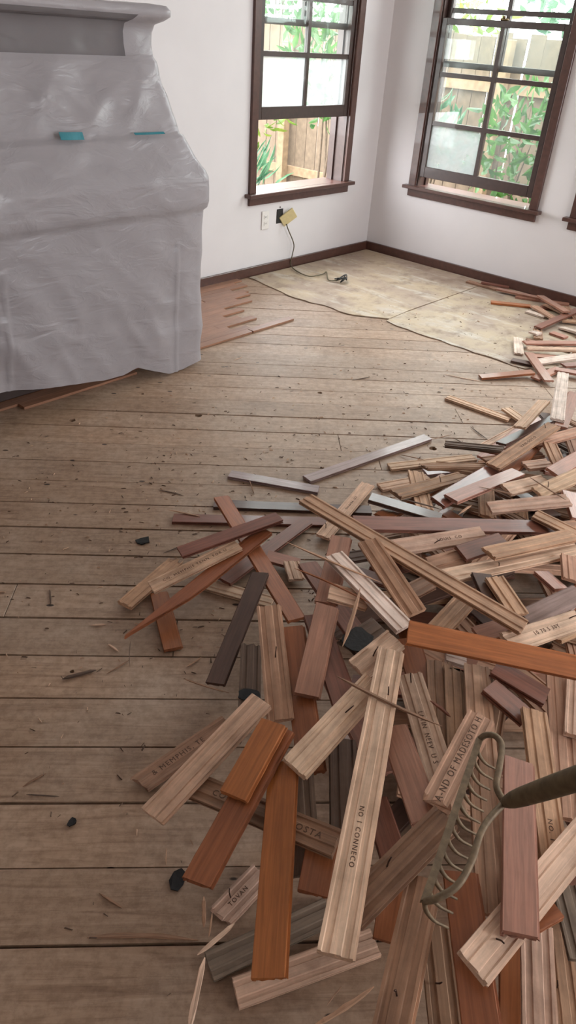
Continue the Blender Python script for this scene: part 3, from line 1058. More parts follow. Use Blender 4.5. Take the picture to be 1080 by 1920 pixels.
def rest(A, B, wd, rolls):
    """lowest stable line under the strip: bottom height at both ends and roll"""
    P, s, t = grid_pts(A, B, wd)
    Hh = HF[cells(P)]
    best = None
    for r in rolls:
        h = (Hh - t[None, :] * math.tan(r)).max(axis=1)
        hull = []
        for x, y in zip(s, h):
            while len(hull) >= 2 and (hull[-1][1] - hull[-2][1]) * (x - hull[-1][0]) <= (y - hull[-1][1]) * (hull[-1][0] - hull[-2][0]):
                hull.pop()
            hull.append((x, y))
        for (xa, ya), (xb, yb) in zip(hull[:-1], hull[1:]):
            if xa <= 0.5 <= xb:
                k = (yb - ya) / (xb - xa)
                break
        L_ = float(np.hypot(*(B - A)))
        k = max(-0.17 * L_, min(0.17 * L_, k))
        c = (h - k * (s - 0.5)).max()
        if best is None or c + 0.02 * abs(r) < best[0]:
            best = (c + 0.02 * abs(r), c - 0.5 * k, c + 0.5 * k, r)
    return best[1] + 0.0012, best[2] + 0.0012, best[3]


def stamp(A, B, wd, th, za, zb, r):
    P, s, t = grid_pts(A, B, wd, 0.0035)
    Z = (za + (zb - za) * s)[:, None] + t[None, :] * math.tan(r) + th
    i, j = cells(P)
    np.maximum.at(HF, (i, j), Z)


ROLLS = [0.0, 0.05, -0.05, 0.1, -0.1, 0.16, -0.16, 0.22, -0.22]


def lay_px(u1, v1, u2, v2, wd, th, rolls=ROLLS):
    ws = wd * 0.94
    za = zb = 0.0015
    for _ in range(90):
        A = at_z(u1, v1, za + th)[:2]; B = at_z(u2, v2, zb + th)[:2]
        over = max(A[0], B[0]) + 0.05
        if over > 0:
            A = A - [over, 0]; B = B - [over, 0]
        na, nb, r = rest(A, B, ws, rolls)
        if na <= za + 0.0004 and nb <= zb + 0.0004:
            break
        za = max(za, za + min(0.005, 0.25 * (na - za) + 0.0003))
        zb = max(zb, zb + min(0.005, 0.25 * (nb - zb) + 0.0003))
    if max(za - na, zb - nb) < 0.006 or over > 0:
        za, zb = na, nb
    stamp(A, B, ws, th, za, zb, r)
    return A, B, za, zb, r


def lay_xy(A, B, wd, th, rolls=ROLLS):
    za, zb, r = rest(A, B, wd, rolls)
    stamp(A, B, wd, th, za, zb, r)
    return A, B, za, zb, r


def frame_of(A, B, za, zb, r):
    a = Vector((A[0], A[1], za)); b = Vector((B[0], B[1], zb))
    x = (b - a).normalized()
    y0 = Vector((0, 0, 1)).cross(x).normalized()
    n = x.cross(y0)
    y = y0 * math.cos(r) + n * math.sin(r)
    z = x.cross(y)
    m = Matrix((x, y, z)).transposed().to_4x4()
    m.translation = (a + b) / 2
    return m, (b - a).length


def profile(wd, th, face):
    w2 = wd / 2; e = 0.0009; g = 0.0030
    g = 0.0022
    right = [(w2, th - e), (w2, .64 * th), (w2 + .0035, .61 * th), (w2 + .0035, .39 * th), (w2, .36 * th), (w2, 0)]
    bottom = [(.40 * wd, 0), (.365 * wd, g), (.19 * wd, g), (.155 * wd, 0), (-.155 * wd, 0), (-.19 * wd, g), (-.365 * wd, g), (-.40 * wd, 0)]
    left = [(-w2, 0), (-w2, .36 * th), (-w2 + .0035, .38 * th), (-w2 + .0035, .62 * th), (-w2, .64 * th), (-w2, th - e)]
    top = [(-w2 + e, th), (w2 - e, th)]
    pts = top + right + bottom + left
    if face == 'r':
        pts = [(y, th - z) for y, z in pts][::-1]
    return pts


def strip_mesh(L_, wd, th, face, seed, jag=(0.004, 0.004), point=None, warp=0.0):
    r = random.Random(seed)
    pr = profile(wd, th, face)
    n = len(pr)
    nx = 9
    xs = [-L_ / 2 + L_ * i / (nx - 1) for i in range(nx)]
    xs.insert(1, -L_ / 2 + min(0.02, L_ * .1)); xs.insert(nx, L_ / 2 - min(0.02, L_ * .1))
    vs = []
    ja = {0: jag[0], len(xs) - 1: jag[1]}
    for i, x in enumerate(xs):
        j = ja.get(i, 0.0)
        ph = r.uniform(0, 6)
        slant = r.uniform(-1, 1) * j
        for k, (y, z) in enumerate(pr):
            dx = 0.0
            if j:
                dx = (-1 if i else 1) * (j * abs(math.sin(ph + y * (520 + 90 * math.sin(seed)))) + abs(slant + slant * y / wd * 1.6))
            yy = y + r.uniform(-1, 1) * 0.00035
            if point:
                f = (x + L_ / 2) / L_ if point < 0 else (L_ / 2 - x) / L_
                lim = abs(point)
                if f < lim:
                    q = max(0.06, f / lim)
                    yy = wd * 0.42 + (yy - wd * 0.42) * q
            vs.append((x + dx, yy, z))
    fs, mi = [], []
    for i in range(len(xs) - 1):
        for k in range(n):
            k2 = (k + 1) % n
            fs.append((i * n + k, i * n + k2, (i + 1) * n + k2, (i + 1) * n + k)); 
            if face == 'f':
                mi.append(0 if k == 0 else 1)
            else:
                mi.append(0 if k == n - 2 else 1)
    fs.append(tuple(range(n))); mi.append(1)
    fs.append(tuple((len(xs) - 1) * n + k for k in range(n - 1, -1, -1))); mi.append(1)
    bm = bmesh.new()
    bv = [bm.verts.new(v) for v in vs]
    for f, m_ in zip(fs, mi):
        ff = bm.faces.new([bv[q] for q in f]); ff.material_index = m_
    bmesh.ops.recalc_face_normals(bm, faces=bm.faces[:])
    me = bpy.data.meshes.new('wood_strip')
    bm.to_mesh(me); bm.free()
    me.materials.append(M_FIN); me.materials.append(M_RAW)
    return me


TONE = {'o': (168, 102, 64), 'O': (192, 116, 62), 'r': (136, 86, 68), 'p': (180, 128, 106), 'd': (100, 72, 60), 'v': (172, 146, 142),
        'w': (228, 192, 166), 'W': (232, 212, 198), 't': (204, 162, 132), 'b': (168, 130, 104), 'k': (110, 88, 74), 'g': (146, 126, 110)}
rb = random.Random(77)
BOARDS = []


def add_strip(res, face, tone, label, group, wd, th, jag=(0.003, 0.003), point=None, name='wood_strip', cat='wood strip'):
    A, B, za, zb, r = res
    m, L_ = frame_of(A, B, za, zb, r)
    o = link(name, strip_mesh(L_, wd, th, face, rb.randint(0, 10 ** 6), jag, point), None)
    o.matrix_world = m
    c = lin(*TONE[tone]); f = rb.uniform(0.9, 1.1)
    o.color = (c[0] * f, c[1] * f * rb.uniform(.97, 1.03), c[2] * f * rb.uniform(.95, 1.05), 1)
    tag(o, label, cat, group)
    o['tone'] = tone
    BOARDS.append((o, L_, wd, th))
    return o


_text_cache = {}


def lettering(o, L_, th, text, size=0.017, off=0.0, flip=False, lat=0.0):
    cu = bpy.data.curves.new('txt', 'FONT')
    cu.body = text; cu.size = size * 0.8; cu.align_x = 'CENTER'; cu.align_y = 'CENTER'; cu.extrude = 0.0002; cu.resolution_u = 2
    cu.space_character = 1.25
    to = bpy.data.objects.new('txt', cu)
    me = bpy.data.meshes.new_from_object(to)
    me.name = 'lettering'
    wt = max(v.co.x for v in me.vertices) - min(v.co.x for v in me.vertices)
    if wt > 0.9 * L_:
        for v in me.vertices:
            v.co *= 0.9 * L_ / wt
        off = 0
    bpy.data.objects.remove(to); bpy.data.curves.remove(cu)
    l = link('lettering', me, o, [M_INK])
    l.location = (off * L_, lat, th + 0.0003)
    l.rotation_euler = (0, 0, math.pi if flip else 0)
    l['label'] = 'dark stamped lettering'
    return l


def nails(o, L_, th, spots):
    for f, y in spots:
        b = Vector((f * L_, y, th)); d = Vector((rb.uniform(-.5, .5), rb.uniform(-.4, .4), 0.8)).normalized()
        link('nail', tube_mesh('nail', [b - d * 0.004, b + d * 0.012, b + d * 0.022 + Vector((rb.uniform(-.006, .006), 0, -.002))], [0.0013, 0.0013, 0.0011], 5), o, [M_NAIL])


GH = 'torn up flooring strips in the heap'
# --- buried strips that carry the heap, mostly hidden
heap_px = [(560, 1160), (640, 1040), (740, 960), (860, 920), (960, 900), (1080, 840), (1240, 900), (1330, 1100), (1300, 1500), (1180, 1800), (1000, 1850), (860, 1760), (760, 1560), (640, 1480), (570, 1330)]
poly = [tuple(at_z(u, v, 0.04)[:2]) for u, v in heap_px]


def inside(p, pg):
    c = False
    for i in range(len(pg)):
        (x1, y1), (x2, y2) = pg[i], pg[i - 1]
        if (y1 > p[1]) != (y2 > p[1]) and p[0] < (x2 - x1) * (p[1] - y1) / (y2 - y1) + x1:
            c = not c
    return c


far_px = [(1000, 560), (1080, 566), (1150, 640), (1160, 770), (1060, 750), (990, 650)]
back_px = [(700, 925), (800, 880), (900, 850), (980, 800), (1080, 760), (1160, 820), (1160, 1010), (1000, 1010), (760, 990)]
NFILL = 150
for px_, count, hmin, hmax in ((heap_px, 116, .12, .24), (back_px, 22, .10, .2), (far_px, 12, .08, .16)):
    poly = [tuple(at_z(u, v, 0.04)[:2]) for u, v in px_]
    xs_ = [p[0] for p in poly]; ys_ = [p[1] for p in poly]
    k = 0
    while k < count:
        c = np.array([rb.uniform(min(xs_), max(xs_)), rb.uniform(min(ys_), max(ys_))])
        a = rb.uniform(0, math.pi); h = rb.uniform(hmin, hmax)
        d = np.array([math.cos(a), math.sin(a)]) * h
        if not (inside(c, poly) and inside(c + d * .8, poly) and inside(c - d * .8, poly)) or max(c[0] + d[0], c[0] - d[0]) > -0.06:
            continue
        res = lay_xy(c - d, c + d, SW, ST)
        face = rb.choice('ffrrr')
        add_strip(res, face, rb.choice('orpd' if face == 'f' else 'tbbkt'), 'strip', 'strips buried in the heap', SW, ST, (rb.uniform(0, .012), rb.uniform(0, .012)))
        k += 1

# --- strips seen in the photograph: centre line of the upper face at both ends, face up (f varnished, r raw back), tone, label, extras
T = [
 (391, 1812, 620, 1706, 'r', 'g', 'grey strip with bold grooves near the bottom left'),
 (441, 1862, 705, 1765, 'r', 'w', 'pale strip lying lowest on the planks at the bottom'),
 (492, 1633, 408, 1721, 'r', 'w', 'short pale strip with toothed end and small lettering', dict(txt='TOVAN', off=.05, size=.015, flip=True, jag=(.003, .008))),
 # far group by the right baseboard
 (876, 526, 932, 541, 'r', 'b', 'narrow brown strip lying furthest left along the right baseboard'),
 (906, 526, 958, 536, 'f', 'r', 'short red strip tucked against the right baseboard'),
 (985, 547, 1085, 562, 'f', 'p', 'pinkish strip leaning along the right baseboard near the photo edge'),
 (932, 540, 1015, 558, 'f', 'p', 'long pink brown strip just in front of the right baseboard'),
 (920, 565, 996, 573, 'f', 'O', 'flat orange tan strip lying on the pale underlay by the wall'),
 (988, 582, 1022, 593, 'r', 'W', 'very pale short strip beside the orange tan one by the wall'),
 (1000, 572, 1040, 596, 'r', 't', 'tan strip angled under the pink one by the wall'),
 (996, 620, 1012, 625, 'r', 'W', 'white broken stub pointing left at the edge of the far group'),
 (1034, 622, 1062, 632, 'f', 'p', 'stubby pinkish offcut below the far right crossing strip'),
 (1052, 612, 1090, 622, 'r', 'W', 'whitish splintered offcut at the right photo edge near the wall'),
 (1054, 599, 1090, 603, 'r', 't', 'tan offcut beside the far crossing strip at the photo edge'),
 (1008, 613, 1085, 579, 'f', 'r', 'red brown strip crossing diagonally over the far group'),
 (1013, 553, 1064, 584, 'f', 'p', 'mauve strip laid across the pink ones by the right wall'),
 (958, 673, 1000, 682, 'f', 'd', 'dark strip end under the pale stub at the far right'),
 (971, 632, 973, 662, 'r', 'W', 'pale end of a strip standing out left of two parallel edges'),
 (983, 641, 1090, 642, 'f', 'p', 'upper of two parallel strips running to the right edge'),
 (989, 652, 1090, 654, 'r', 'w', 'lower of two parallel strips running to the right edge'),
 (998, 664, 1046, 667, 'f', 'p', 'pink strip behind the leaning triangular looking one at far right'),
 (1003, 709, 1048, 688, 'f', 'p', 'short pink strip poking out under the far leaning one'),
 (1040, 690, 1095, 700, 'f', 'p', 'dusky strip in shadow at the right edge above the upright pale one'),
 (1008, 677, 1095, 665, 'r', 'W', 'white grooved strip crossing at the far right edge'),
 (992, 660, 1030, 713, 'f', 'p', 'leaning reddish strip pointing down with a bright edge, far right'),
 (900, 705, 1000, 696, 'f', 'o', 'lone orange strip lying on dirt left of the far group'),
 # loose ones on the planks, middle distance
 (838, 743, 957, 785, 'r', 'w', 'pale double grooved strip alone on the planks, middle right'),
 (948, 764, 986, 790, 'r', 'w', 'short pale grooved strip just right of the lone double grooved one'),
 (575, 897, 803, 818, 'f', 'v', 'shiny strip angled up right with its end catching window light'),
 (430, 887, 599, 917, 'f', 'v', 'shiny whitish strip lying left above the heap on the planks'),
 # back edge of the heap
 (1052, 800, 1078, 735, 'f', 'p', 'pinkish strip leaning beside the upright pale one at the right edge'),
 (1046, 786, 1057, 698, 'r', 'W', 'upright pale strip with small dark knots near the right edge'),
 (975, 800, 1022, 750, 'r', 'w', 'pale grooved strip pointing up right at the heap top'),
 (905, 838, 972, 802, 'r', 'w', 'pale grooved strip partly under the wide lettered one'),
 (1000, 830, 1090, 806, 'r', 't', 'tan strip reaching the right edge behind the wide lettered one'),
 (1030, 828, 1052, 876, 'r', 't', 'short tan strip pointing down right of the wide lettered one'),
 (985, 872, 1032, 866, 'r', 'w', 'grooved pale end below the wide lettered strip'),
 (1036, 884, 1090, 852, 'f', 'p', 'tan pink strip by the right edge beneath the upright pale one'),
 (729, 874, 890, 856, 'r', 'w', 'pale grooved strip at the back edge, top of three parallel ones'),
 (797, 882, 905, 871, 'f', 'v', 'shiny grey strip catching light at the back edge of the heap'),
 (779, 883, 796, 952, 'r', 't', 'short tan strip pointing down under the back edge strips'),
 (712, 912, 805, 895, 'r', 'w', 'pale strip lying just left below the back edge strips'),
 (740, 925, 872, 890, 'r', 'b', 'grey brown strip slanting over the short downward one'),
 (693, 930, 828, 970, 'f', 'd', 'dark glossy strip sloping down right near the back edge'),
 (820, 940, 925, 878, 'f', 'r', 'left of two reddish strips slanting up right below the lettered one'),
 (845, 934, 973, 882, 'f', 'p', 'right of two pinkish strips slanting up right below the lettered one'),
 (905, 858, 1010, 782, 'f', 'p', 'plain wide strip lying against the lettered one at the heap top'),
 (925, 872, 1040, 795, 'r', 't', 'wide tan strip with faded lettering at the top of the heap', dict(txt='VAN-SOTO', off=.05, size=.02)),
 (948, 916, 1024, 898, 'r', 'w', 'short pale strip right of the reddish slanting pair'),
 (1008, 922, 1090, 886, 'r', 'w', 'grooved pale strip reaching the right edge at mid heap top'),
 (1066, 918, 1086, 970, 'f', 'p', 'pink strip end hanging down at the right edge'),
 (918, 950, 1068, 935, 'r', 'w', 'pale grooved strip ending left at a pointed corner above the light streak'),
 # middle of the heap
 (400, 943, 697, 955, 'f', 'd', 'dark upper strip of the glossy pair left of the heap'),
 (322, 970, 615, 977, 'f', 'r', 'long red strip pointing left, lower of the glossy pair'),
 (660, 977, 1045, 983, 'f', 'r', 'long red strip lying level with a bright streak of light'),
 (1000, 960, 1090, 1004, 'r', 't', 'grooved strip bending off right from the level red one'),
 (737, 1024, 908, 998, 'r', 'w', 'pale lettered strip just under the long level red one', dict(txt='LOUIS  CO', off=.1, size=.016)),
 (805, 1058, 875, 1038, 'r', 't', 'tan strip partly buried left of the short red one'),
 (862, 1035, 945, 1008, 'f', 'r', 'short wide red strip between lettered and grooved ones'),
 (835, 1079, 1090, 1026, 'r', 'w', 'long pale grooved strip slanting up to the right edge'),
 (915, 1036, 1076, 1000, 'r', 't', 'tan double grooved strip above the long pale grooved one'),
 (900, 1070, 935, 1145, 'f', 'd', 'dark strip running down under the long pale grooved one'),
 (925, 1078, 974, 1150, 'r', 't', 'tan strip with knots pointing down beneath the long grooved ones'),
 (1013, 1070, 1052, 1104, 'f', 'p', 'pinkish strip sloping down at the right of the heap middle'),
 (1068, 1040, 1072, 1085, 'r', 't', 'tan strip end cut by the right edge in the middle'),
 (880, 1115, 818, 1182, 'r', 't', 'smooth tan strip slanting down left above the bright orange one'),
 (745, 1120, 805, 1090, 'r', 'b', 'knotty brown strip buried beside the grooved one'),
 (895, 1190, 965, 1168, 'f', 'p', 'pink strip end just above the bright orange one'),
 (950, 1203, 1090, 1155, 'r', 'w', 'pale lettered strip slanting to the right edge above the orange one', dict(txt='10 70 S 30Y', off=.0, size=.018)),
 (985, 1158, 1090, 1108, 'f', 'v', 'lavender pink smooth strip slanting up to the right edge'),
 (572, 932, 987, 1176, 'r', 't', 'longest grooved strip crossing the heap diagonally'),
 (688, 1008, 781, 1146, 'r', 't', 'grooved brown strip pointing down beside the longest diagonal one'),
 (690, 906, 605, 1005, 'r', 'w', 'pale lettered strip lying across the top left of the diagonal one', dict(txt='CO. MEMPHIS', off=-.1, size=.016)),
 # left fan
 (383, 1092, 512, 1128, 'r', 'w', 'pale grooved strip under the left fan of red ones'),
 (297, 1110, 324, 1216, 'f', 'o', 'short orange strip pointing down at the left of the heap'),
 (576, 975, 420, 1088, 'f', 'r', 'red strip lying under the crossing ones at the left fan'),
 (500, 1040, 562, 1056, 'f', 'p', 'pale pink strip peeking out in the middle of the left fan'),
 (414, 930, 556, 1160, 'f', 'o', 'orange strip with a dark end sloping down right through the left fan'),
 (232, 1134, 335, 1045, 'r', 't', 'splintered strip with a dark end at the far left of the heap', dict(jag=(.004, .03))),
 (240, 1200, 500, 992, 'f', 'o', 'long orange strip broken to a sharp point on the left', dict(point=-.42)),
 (282, 1100, 448, 1019, 'r', 'w', 'pale strip stamped with lettering on the left fan', dict(txt='CO. MEMPHIS TENN. FOR U', off=0, size=.017)),
 (337, 1034, 526, 966, 'f', 'r', 'topmost red strip of the left fan'),
 # centre, lower
 (405, 1280, 490, 1072, 'f', 'd', 'dark brown weathered strip pointing down left of centre'),
 (470, 1196, 466, 1330, 'r', 'k', 'splintered dark strip with a scrap of black tar paper', dict(jag=(.02, .01), tar=(.3, .16))),
 (575, 1053, 672, 1192, 'f', 'r', 'red strip on edge running down through the heap centre'),
 (545, 1050, 556, 1085, 'r', 'w', 'short pale grooved stub in the middle of the heap'),
 (640, 1005, 610, 1130, 'f', 'p', 'mauve strip pointing down behind the bright grooved one'),
 (615, 1105, 690, 1125, 'r', 'w', 'pale tapering strip under the thin splinters'),
 (590, 1150, 652, 1330, 'f', 'r', 'red strip sloping down behind the pink centre one'),
 (785, 1210, 832, 1237, 'r', 'w', 'pale grooved strip end under the left end of the orange one'),
 (835, 1222, 875, 1234, 'r', 'W', 'whitish strip end showing under the bright orange one'),
 (895, 1232, 935, 1244, 'r', 'w', 'pale corner of a strip below the middle of the orange one'),
 (548, 1170, 586, 1448, 'f', 'o', 'orange strip with bold dark grain in the centre'),
 (504, 1130, 526, 1348, 'r', 't', 'tan strip with two pale grooves left of centre', dict(nails=((.0, .005),))),
 (765, 1195, 806, 1335, 'f', 'o', 'orange brown strip running down from the left end of the bright one'),
 (822, 1238, 832, 1420, 'r', 'b', 'grey brown strip with a dark hole below the orange one'),
 (855, 1240, 866, 1440, 'r', 'b', 'brown ragged strip standing between two grooved ones', dict(jag=(.015, .0))),
 (893, 1245, 926, 1716, 'r', 't', 'long grooved strip running down behind the rake teeth'),
 (925, 1246, 1025, 1305, 'f', 'r', 'upper dark red strip in the hollow right of centre'),
 (915, 1282, 990, 1342, 'f', 'r', 'lower dark red strip in the hollow right of centre'),
 (624, 1036, 760, 1176, 'r', 'W', 'bright grooved strip ending at the orange one'),
 (715, 1168, 645, 1214, 'r', 'k', 'strip stuck with a black tar paper patch near the centre', dict(jag=(.004, .012), tar=(.15, .6))),
 (742, 1193, 668, 1252, 'r', 'w', 'short pale strip just below the black patched one', dict(nails=((.1, .0),))),
 (614, 1128, 574, 1302, 'f', 'p', 'wide pink strip pointing down in the centre'),
 # lower left fan
 (560, 1440, 572, 1640, 'r', 'g', 'grey tan strip hanging behind the grainy orange one'),
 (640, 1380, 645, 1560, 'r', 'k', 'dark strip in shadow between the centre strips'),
 (607, 1560, 587, 1673, 'f', 'o', 'short orange strip end in shadow left of the long pale one'),
 (364, 1470, 637, 1582, 'r', 'b', 'worn lettered strip lying across under the orange ones', dict(txt='CORINTH    VALDOSTA', off=.02, size=.02)),
 (430, 1352, 250, 1476, 'r', 'b', 'brown strip stamped with large letters at the lower left', dict(txt='& MEMPHIS, TE', off=.05, size=.022, flip=True, jag=(.003, .012))),
 (495, 1306, 284, 1528, 'r', 'w', 'pale striped strip slanting down to the lower left'),
 (533, 1425, 505, 1836, 'f', 'O', 'long bright orange strip pointing straight down near the bottom'),
 (531, 1360, 368, 1656, 'f', 'o', 'deep orange strip slanting down left over the worn lettered one'),
 (516, 1350, 438, 1490, 'f', 'O', 'short tan orange strip beside the deep orange one'),
 (702, 1274, 549, 1438, 'r', 'w', 'pale strip with nails slanting under the grainy orange one', dict(nails=((-.1, .0),))),
 # lower right
 (700, 1490, 770, 1700, 'f', 'r', 'red strip running down right of the long pale one'),
 (742, 1655, 727, 1762, 'f', 'o', 'orange strip end showing in the lower middle'),
 (1046, 1255, 1064, 1536, 'r', 't', 'wide tan strip at the right edge above the rake handle'),
 (1085, 1270, 1082, 1380, 'r', 'w', 'pale strip sliver on the right photo edge'),
 (1000, 1328, 1042, 1640, 'r', 't', 'knotty tan strip with small lettering beside the rake handle', dict(txt='NO. 1 CO', off=.3, size=.015)),
 (768, 1262, 850, 1530, 'r', 'w', 'pale strip stamped along its length left of the rake', dict(txt='LATIN  NEEV  U S', off=.0, size=.016, nails=((-.42, .0),))),
 (737, 1358, 802, 1540, 'f', 'p', 'smooth pink strip right of the long pale central one'),
 (815, 1730, 838, 1935, 'r', 'b', 'brown strip at the bottom between two wider ones'),
 (966, 1740, 968, 1935, 'f', 'o', 'narrow orange strip at the bottom right'),
 (1005, 1720, 1012, 1935, 'r', 'w', 'pale strip reaching the bottom edge right of the narrow orange one'),
 (1040, 1715, 1066, 1935, 'r', 't', 'tan strip reaching the bottom right corner'),
 (862, 1625, 908, 1935, 'f', 'o', 'long orange strip running to the bottom under the rake teeth'),
 (798, 1640, 735, 1935, 'r', 't', 'wide brown strip slanting to the bottom edge below the rake'),
 (985, 1720, 1040, 1690, 'f', 'o', 'orange strip end poking out right of the pink one'),
 (1058, 1655, 1095, 1800, 'r', 'g', 'grey grooved strip at the lower right edge'),
 (1110, 1540, 883, 1812, 'r', 'w', 'pale smooth strip slanting down left from the right edge', dict(nails=((.34, .0),))),
 (973, 1420, 975, 1760, 'f', 'p', 'wide pink strip standing upright below the rake handle'),
 (903, 1338, 815, 1512, 'r', 't', 'tan strip with large stamped letters under the rake head', dict(txt='A-ND OF MADESOTO H', off=.0, size=.021, flip=True, jag=(.002, .015))),
 (843, 1526, 655, 1712, 'r', 'b', 'plain brown strip slanting down left from the rake'),
 (733, 1216, 628, 1790, 'r', 'w', 'long pale strip with faded marks pointing down the middle', dict(txt='NO 1 CONNECO', off=.2, size=.014, nails=((-.3, .01),))),
 (763, 1181, 1100, 1251, 'f', 'O', 'bright orange varnished strip lying on top, reaching the right edge', dict(roll=.42)),
]
for e in T:
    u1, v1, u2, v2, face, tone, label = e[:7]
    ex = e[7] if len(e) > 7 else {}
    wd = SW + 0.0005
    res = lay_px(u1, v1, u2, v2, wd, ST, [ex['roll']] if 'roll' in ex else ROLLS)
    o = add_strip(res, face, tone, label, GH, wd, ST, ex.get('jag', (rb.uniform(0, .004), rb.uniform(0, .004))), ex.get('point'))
    L_ = BOARDS[-1][1]
    if 'txt' in ex:
        lettering(o, L_, ST, ex['txt'], ex['size'], ex.get('off', 0), ex.get('flip', False))
    if 'nails' in ex:
        nails(o, L_, ST, ex['nails'])
    elif face == 'r' and v1 > 850 and rb.random() < 0.4:
        nails(o, L_, ST, [(rb.uniform(-.4, .4), rb.uniform(-.012, .012))])
    if 'tar' in ex:
        f0, ln = ex['tar']
        n = 9
        rt = random.Random(len(label))
        ring = [(f0 * L_ + ln * L_ * .5 * math.cos(a) * rt.uniform(.8, 1.05) / max(abs(math.cos(a)), abs(math.sin(a))), wd * .54 * math.sin(a) * rt.uniform(.9, 1.08) / max(abs(math.cos(a)), abs(math.sin(a)))) for a in [2 * math.pi * q / 12 for q in range(12)]]
        t_ = link('tar_paper', flat_sheet('tar_paper', ring, ST + 0.0004, ST + 0.0024), o, [M_TAR])
        t_['label'] = 'black tar paper scrap'
print('BOARD LENGTHS', sorted(round(b[1], 2) for b in BOARDS[NFILL:])[:8], sorted(round(b[1], 2) for b in BOARDS[NFILL:])[-8:], 'max height', HF.max())

TONE_WORD = {'o': 'orange', 'r': 'red brown', 'p': 'pinkish', 'd': 'dark brown', 't': 'tan', 'b': 'brown', 'k': 'grey brown'}
used_labels = set()
tops = [b[0] for b in BOARDS[NFILL:] if len(b[0]['label'].split()) <= 9]
for o, L_, wd_, th_ in BOARDS[:NFILL]:
    c = o.matrix_world.translation
    kind_ = 'short' if L_ < 0.3 else ('long' if L_ > 0.4 else 'middling')
    for near in sorted(tops, key=lambda q: (q.matrix_world.translation - c).length):
        lb = '%s %s strip buried near the %s' % (kind_, TONE_WORD[o['tone']], near['label'])
        if lb not in used_labels:
            break
    used_labels.add(lb)
    o['label'] = lb
    del o['tone']
for o, *_ in BOARDS[NFILL:]:
    del o['tone']

# ------------------------------------------------------------------ splinters
def stick_mesh(L_, wd, th, seed):
    r = random.Random(seed)
    n = 7
    vs, fs = [], []
    bend = r.uniform(-1, 1) * L_ * 0.03
    for i in range(n):
        t = i / (n - 1)
        x = -L_ / 2 + L_ * t
        k = (1 - abs(2 * t - 1) ** 4) * r.uniform(0.45, 0.62) + 0.12
        yo = bend * (1 - (2 * t - 1) ** 2)
        for dy, dz in ((-.5, 0), (.5, 0), (.5 * r.uniform(.5, 1), 1), (-.5 * r.uniform(.5, 1), 1)):
            vs.append((x, yo + dy * wd * k, dz * th * k))
    for i in range(n - 1):
        for k in range(4):
            fs.append((i * 4 + k, (i + 1) * 4 + k, (i + 1) * 4 + (k + 1) % 4, i * 4 + (k + 1) % 4))
    fs += [(0, 1, 2, 3), tuple((n - 1) * 4 + k for k in (3, 2, 1, 0))]
    me = mesh_of('splinter', vs, fs)
    bm = bmesh.new(); bm.from_mesh(me); bmesh.ops.recalc_face_normals(bm, faces=bm.faces[:]); bm.to_mesh(me); bm.free()
    me.materials.append(M_SPLIT)
    return me


